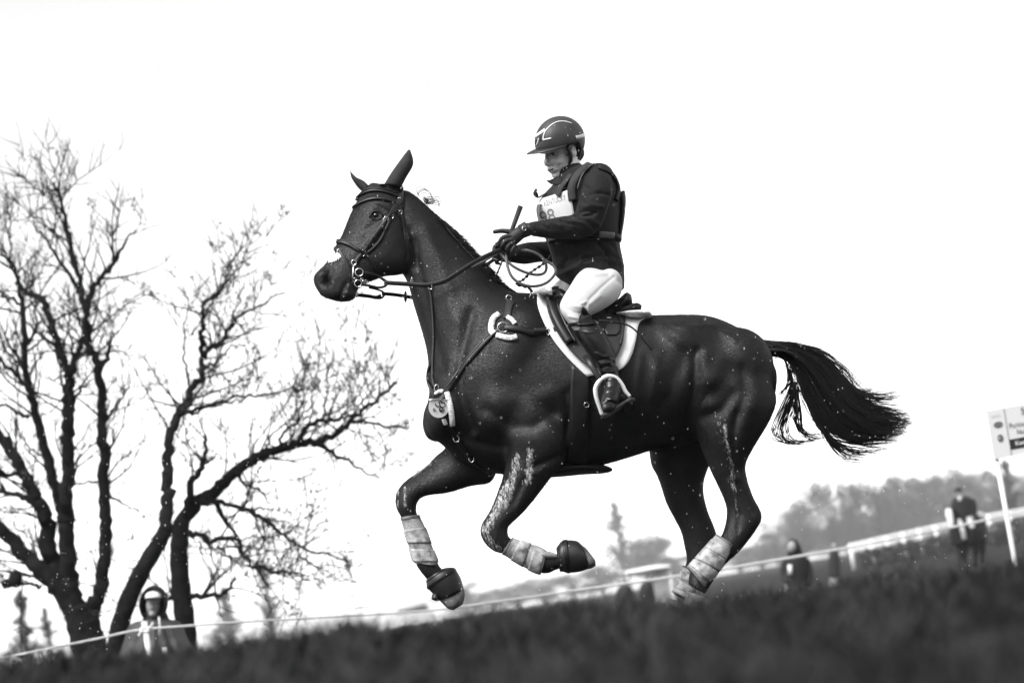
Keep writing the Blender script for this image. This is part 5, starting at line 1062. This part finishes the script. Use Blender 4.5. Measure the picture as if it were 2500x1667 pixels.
def half_hood(m_, par):
    s = Soup(); k = 18.6 / FPX; C = P(377, 1472, 18.58); rings = []
    for i in range(17):
        t = -.25 * math.pi + 1.5 * math.pi * i / 16
        rings.append([C + cx * (33 * k * math.cos(t) * w_) + cy * (44 * k * math.sin(t) * w_) + fw * dp for w_, dp in ((1.0, -.11), (1.03, -.03), (.92, .08), (.5, .14), (.44, .12), (.8, .06), (.9, -.03), (.88, -.11))])
    rings_to(s, rings); return link('hood', s, m_, par)
sculpt(bpy.data.objects['poncho'].data, [([(340 + 9 * k, 1530), (300 + 19 * k, 1620)], 6, (-1) ** k * .012) for k in range(9)], cmax=20)
half_hood(M_cloth, pp_)
s = Soup(); pball(s, 377, 1474, 18.72, 29, 40, .10); link('hood_back', s, M_cloth, pp_)
s = Soup(); ploft(s, [(346, 1492, 408, 1494, .10), (348, 1512, 414, 1510, .11), (340, 1522, 424, 1520, .13)], 18.6); link('hood_collar', remesh(s, .012, 2), M_cloth, pp_)
s = Soup(); pball(s, 375, 1456, 18.50, 21, 15, .10); link('cap', s, M_paint, pp_); s = Soup(); pball(s, 374, 1461, 18.42, 21, 4.5, .09); link('cap_visor', s, M_cloth, pp_)
s = Soup(); V = [P(x, y, 18.36) for x, y in ((388, 1505), (390, 1525), (389, 1550))]; tube(s, V, .008, 6); link('drawstring', s, M_paint, pp_)
s = Soup(); ploft(s, [(396, 1580, 408, 1580, .01, -.32), (396, 1598, 408, 1598, .01, -.32)], 18.6, 8, 2); link('badge', s, M_paint, pp_)
s = Soup(); ploft(s, [(335, 1700, 375, 1700, .08), (338, 1830, 370, 1830, .06), (340, 1880, 368, 1880, .06)], 18.6); ploft(s, [(395, 1700, 440, 1700, .08), (400, 1830, 432, 1830, .06), (402, 1880, 430, 1880, .06)], 18.6); link('trousers', remesh(s, .015, 2), M_cloth, pp_)
q_ = bperson('long-haired person in a dark coat standing behind the rope near the rail fence', 34, [[(1926, 1355, 1942, 1355, .05), (1920, 1370, 1958, 1368, .1), (1916, 1420, 1972, 1415, .14), (1920, 1500, 1966, 1500, .14), (1924, 1570, 1962, 1570, .12)]], [(1933, 1335, -.04, 11, 15, .09)],
  [('coat', [[(1930, 1353, 1950, 1351, .06), (1914, 1364, 1968, 1359, .16), (1912, 1390, 1974, 1386, .17), (1918, 1430, 1970, 1428, .17), (1914, 1490, 1976, 1490, .19)], [(1908, 1370, 1920, 1366, .06), (1904, 1400, 1918, 1398, .06), (1912, 1424, 1924, 1420, .05, -.1)], [(1964, 1366, 1976, 1362, .06), (1972, 1398, 1986, 1396, .06), (1970, 1430, 1982, 1428, .05, -.05)]], M_cloth)])
s = Soup(); pball(s, 1937, 1332, 34.06, 16, 18, .11); ploft(s, [(1924, 1330, 1954, 1328, .07, .05), (1922, 1350, 1960, 1346, .08, .07), (1930, 1365, 1962, 1362, .06, .09)], 34); link('hair', remesh(s, .02, 2), mat('black_hair', .012, .5), q_)
s = Soup(); ploft(s, [(1923, 1378, 1933, 1378, .01, -.23), (1924, 1402, 1934, 1402, .01, -.23)], 34, 8, 2); link('paper', s, M_paint, q_)
bperson('small dark figure beyond the rope at the near end of the rail fence', 72, [[(2028, 1348, 2044, 1348, .09), (2024, 1366, 2048, 1366, .14), (2024, 1400, 2048, 1400, .14), (2027, 1440, 2046, 1440, .13)]], [(2036, 1334, 0, 7, 9, .11)],
  [('coat', [[(2029, 1344, 2043, 1344, .1), (2024, 1350, 2049, 1349, .2), (2022, 1376, 2051, 1376, .22), (2023, 1410, 2050, 1410, .22)]], M_cloth), ('hood', [[(2030, 1326, 2042, 1326, .1, .03), (2028, 1336, 2044, 1336, .13, .05), (2030, 1346, 2043, 1346, .1, .04)]], M_cloth)])
# ridden pied horse far behind
YR = 57
s = Soup(); ploft(s, [(2306, 1244, 2318, 1238, .06, -.9), (2308, 1256, 2324, 1250, .11, -.9), (2314, 1274, 2328, 1270, .08, -.95), (2318, 1286, 2328, 1284, .07, -.95)], YR)
ploft(s, [(2312, 1244, 2330, 1240, .12, -.7), (2322, 1262, 2350, 1254, .18, -.5), (2326, 1280, 2372, 1270, .25, -.3)], YR); ploft(s, [(2324, 1262, 2330, 1318, .15, -.35), (2340, 1256, 2345, 1332, .3, -.1), (2370, 1254, 2372, 1334, .36, .2), (2392, 1250, 2394, 1326, .33, .5), (2405, 1262, 2404, 1300, .2, .7)], YR)
for x, yb, d, dx in ((2336, 1400, -.3, 6), (2358, 1392, -.2, -2), (2380, 1385, .4, 2), (2396, 1375, .7, 2)): ploft(s, [(x - 13, 1310, x + 13, 1310, .16, d), (x - 8 + dx, 1345, x + 8 + dx, 1345, .1, d), (x - 5.5 + dx, yb - 15, x + 5.5 + dx, yb - 15, .08, d), (x - 8 + dx, yb, x + 8 + dx, yb, .1, d)], YR)
ploft(s, [(2322, 1268, 2350, 1264, .2, -.45), (2316, 1295, 2372, 1288, .3, -.35), (2322, 1330, 2374, 1326, .28, -.3)], YR)
for x in (2306, 2316): pball(s, x, 1236, YR - .8, 2.5, 6, .03)
ph_ = link('horse', remesh(s, .03, 2), mat('dark_pied_coat', .012, .6, .3), label='distant black and white horse walking towards the camera by the sign', cat='horse')
s = Soup(); ploft(s, [(2309, 1243, 2320, 1240, .04, -1.0), (2309, 1256, 2325, 1252, .06, -1.04), (2315, 1276, 2328, 1274, .05, -1.06), (2318, 1288, 2328, 1286, .04, -1.04)], YR); link('blaze', s, M_paint, ph_)
s = Soup(); ploft(s, [(2384, 1250, 2386, 1262, .1, .1), (2394, 1248, 2396, 1270, .2, .35), (2403, 1254, 2403, 1268, .12, .55)], YR); link('white_patch', s, M_paint, ph_)
r2 = bperson('distant rider in a black coat and helmet on the black and white horse', YR, [[(2334, 1205, 2346, 1205, .07), (2338, 1230, 2376, 1228, .14), (2340, 1262, 2380, 1262, .15)], [(2336, 1258, 2352, 1262, .1, -.2), (2340, 1285, 2354, 1284, .08, -.35), (2346, 1312, 2358, 1310, .06, -.3)], [(2362, 1262, 2378, 1258, .1, -.1), (2370, 1284, 2382, 1280, .08, -.1)]], [(2340, 1200, -.02, 7, 10, .11)],
  [('coat', [[(2334, 1212, 2352, 1210, .1), (2324, 1222, 2370, 1214, .2), (2322, 1240, 2380, 1236, .22), (2332, 1264, 2384, 1264, .2)], [(2368, 1220, 2380, 1216, .09), (2374, 1240, 2386, 1238, .09), (2370, 1262, 2384, 1262, .08, -.1)]], M_cloth), ('breeches', [[(2334, 1262, 2346, 1266, .11, -.5), (2342, 1288, 2354, 1286, .1, -.8), (2350, 1318, 2360, 1315, .08, -.75)], [(2356, 1264, 2370, 1260, .11, -.45), (2368, 1290, 2380, 1286, .1, -.65)]], M_bree), ('helmet', [[(2333, 1190, 2345, 1188, .08), (2330, 1198, 2349, 1196, .13), (2330, 1203, 2350, 1201, .13)]], M_cloth)])
s = Soup(); ploft(s, [(2338, 1213, 2348, 1212, .03, -.2), (2340, 1222, 2346, 1221, .03, -.2)], YR, 8, 2); link('stock', s, M_paint, r2)
# white stall, people by it, parked car
st_ = empty('white_stall', 'white roofed stall with a white side panel seen behind the horse\'s hind legs', 'stall'); YT = 62
s = Soup(); ploft(s, [(1524, 1394, 1526, 1404, .8), (1560, 1386, 1563, 1401, .9), (1600, 1379, 1603, 1394, .9), (1634, 1378, 1636, 1388, .8)], YT, 14, 3); link('roof', s, M_paint, st_)
s = Soup(); ploft(s, [(1588, 1390, 1636, 1384, .05), (1594, 1420, 1642, 1414, .05), (1604, 1475, 1652, 1468, .05)], YT + .3, 8, 2); link('side_panel', s, M_paint, st_)
for x, y in ((1530, 1400), (1632, 1386)):
    s = Soup(); a = P(x, y, YT - .6); tube(s, [a, Vector((a.x, a.y, float(gz(a.x, YT)) - .1))], .03, 8); link('pole', s, M_paint, st_)
bperson('dark-clothed person standing beside the white stall', 58, [[(1570, 1422, 1586, 1420, .1), (1566, 1450, 1592, 1448, .14), (1568, 1520, 1594, 1520, .13)]], [(1578, 1410, 0, 7, 9, .11)], [('coat', [[(1572, 1420, 1586, 1418, .1), (1562, 1430, 1594, 1426, .2), (1560, 1460, 1598, 1456, .22), (1563, 1500, 1598, 1500, .2)]], M_cloth), ('hat', [[(1573, 1400, 1585, 1399, .08), (1570, 1407, 1588, 1405, .13)]], M_cloth)])
bperson('stooping dark-clothed person left of the white stall', 56, [[(1512, 1432, 1532, 1428, .1), (1506, 1455, 1540, 1450, .16), (1512, 1520, 1544, 1520, .14)]], [(1520, 1424, -.05, 8, 9, .11)], [('coat', [[(1510, 1432, 1536, 1426, .12), (1503, 1446, 1546, 1440, .22), (1504, 1475, 1552, 1468, .24), (1510, 1510, 1550, 1508, .2)]], M_cloth), ('hat', [[(1506, 1420, 1534, 1416, .14), (1508, 1424, 1536, 1421, .15)]], M_cloth)])
M_car = mat('pale_car_paint', .4, .3, .5)
car = empty('parked_car', 'white car parked behind the rope left of the forward hoof', 'car'); YC = 64
s = Soup(); ploft(s, [(940, 1540, 1062, 1520, .1, -1.6), (938, 1530, 1064, 1510, .75, -.9), (942, 1516, 1062, 1496, .85, -.4), (956, 1502, 1052, 1486, .9, .4)], YC, 20, 4); ploft(s, [(945, 1590, 1075, 1570, 1.5), (938, 1540, 1066, 1518, 1.6), (942, 1520, 1062, 1500, 1.5)], YC, 24, 4); link('body', remesh(s, .05, 2), M_car, car)
s = Soup(); ploft(s, [(952, 1510, 1056, 1492, .9), (966, 1486, 1044, 1474, .75), (974, 1478, 1038, 1468, .6)], YC + .8, 20, 4); link('cabin', s, M_car, car)
s = Soup(); ploft(s, [(962, 1507, 1050, 1491, .3, -.45), (972, 1489, 1040, 1477, .3, -.22)], YC + .35, 14, 3); link('windscreen', s, mat('car_glass', .02, .1, .6), car)
for x, y in ((950, 1532), (1056, 1514)):
    s = Soup(); pball(s, x, y, YC - 1.4, 6, 4, .1); link('headlight', s, mat('lamp_glass', .6, .1, .6), car)
for x, y in ((955, 1575), (1062, 1556)):
    s = Soup(); pball(s, x, y, YC - .6, 10, 26, .33); link('wheel', s, M_rub, car)
# ------------------------------------------------------------------ falling rain and sleet, rain haze
rr = random.Random(77); s = Soup()
fall = (Vector((-.18, .05, -1))).normalized(); side = fall.orthogonal().normalized(); sd2 = fall.cross(side)
for i in range(2600):
    y = rr.uniform(6.3, 13) if rr.random() < .4 else rr.uniform(7.6, 9.5)
    px, py = rr.uniform(-60, 2560), rr.uniform(150, 1640); c = P(px, py, y)
    if c.z < float(gz(c.x, c.y)) + .05: continue
    r_ = rr.uniform(.0009, .0019) + .0016 * rr.random() ** 5; l = r_ * rr.uniform(1.2, 2.4)
    s.add([c + fall * l, c - fall * l, c + side * r_, c + sd2 * r_, c - side * r_, c - sd2 * r_], [(0, 2, 3), (0, 3, 4), (0, 4, 5), (0, 5, 2), (1, 3, 2), (1, 4, 3), (1, 5, 4), (1, 2, 5)])
m = bpy.data.materials.new('sleet'); m.use_nodes = True; N, L = nodes_of(m); b = N['Principled BSDF']; b.inputs['Base Color'].default_value = (.9, .9, .9, 1); b.inputs['Roughness'].default_value = .2
tr = N.new('ShaderNodeBsdfTranslucent'); tr.inputs[0].default_value = (.95, .95, .95, 1); mx = N.new('ShaderNodeMixShader'); mx.inputs[0].default_value = .6; L.new(b.outputs[0], mx.inputs[1]); L.new(tr.outputs[0], mx.inputs[2]); L.new(mx.outputs[0], N['Material Output'].inputs[0])
link('raindrops', s, m, label='fine white drops of rain and sleet falling through the air', cat='rain', kind='stuff', fix=False)
s = Soup(); X0, X1, Ya, Yb_, Za, Zb = -520, 520, -90, 790, -3.0, 42
s.add([Vector(q) for q in ((X0, Ya, Za), (X1, Ya, Za), (X1, Yb_, Za), (X0, Yb_, Za), (X0, Ya, Zb), (X1, Ya, Zb), (X1, Yb_, Zb), (X0, Yb_, Zb))], [(3, 2, 1, 0), (4, 5, 6, 7), (0, 1, 5, 4), (1, 2, 6, 5), (2, 3, 7, 6), (3, 0, 4, 7)])
m = bpy.data.materials.new('haze'); m.use_nodes = True; N, L = nodes_of(m); N.remove(N['Principled BSDF']); v = N.new('ShaderNodeVolumePrincipled'); v.inputs['Color'].default_value = (1, 1, 1, 1); v.inputs['Density'].default_value = .0004; L.new(v.outputs[0], N['Material Output'].inputs['Volume'])
link('haze', s, m, label='pale rain haze filling the air', cat='haze', kind='stuff', smooth=False)
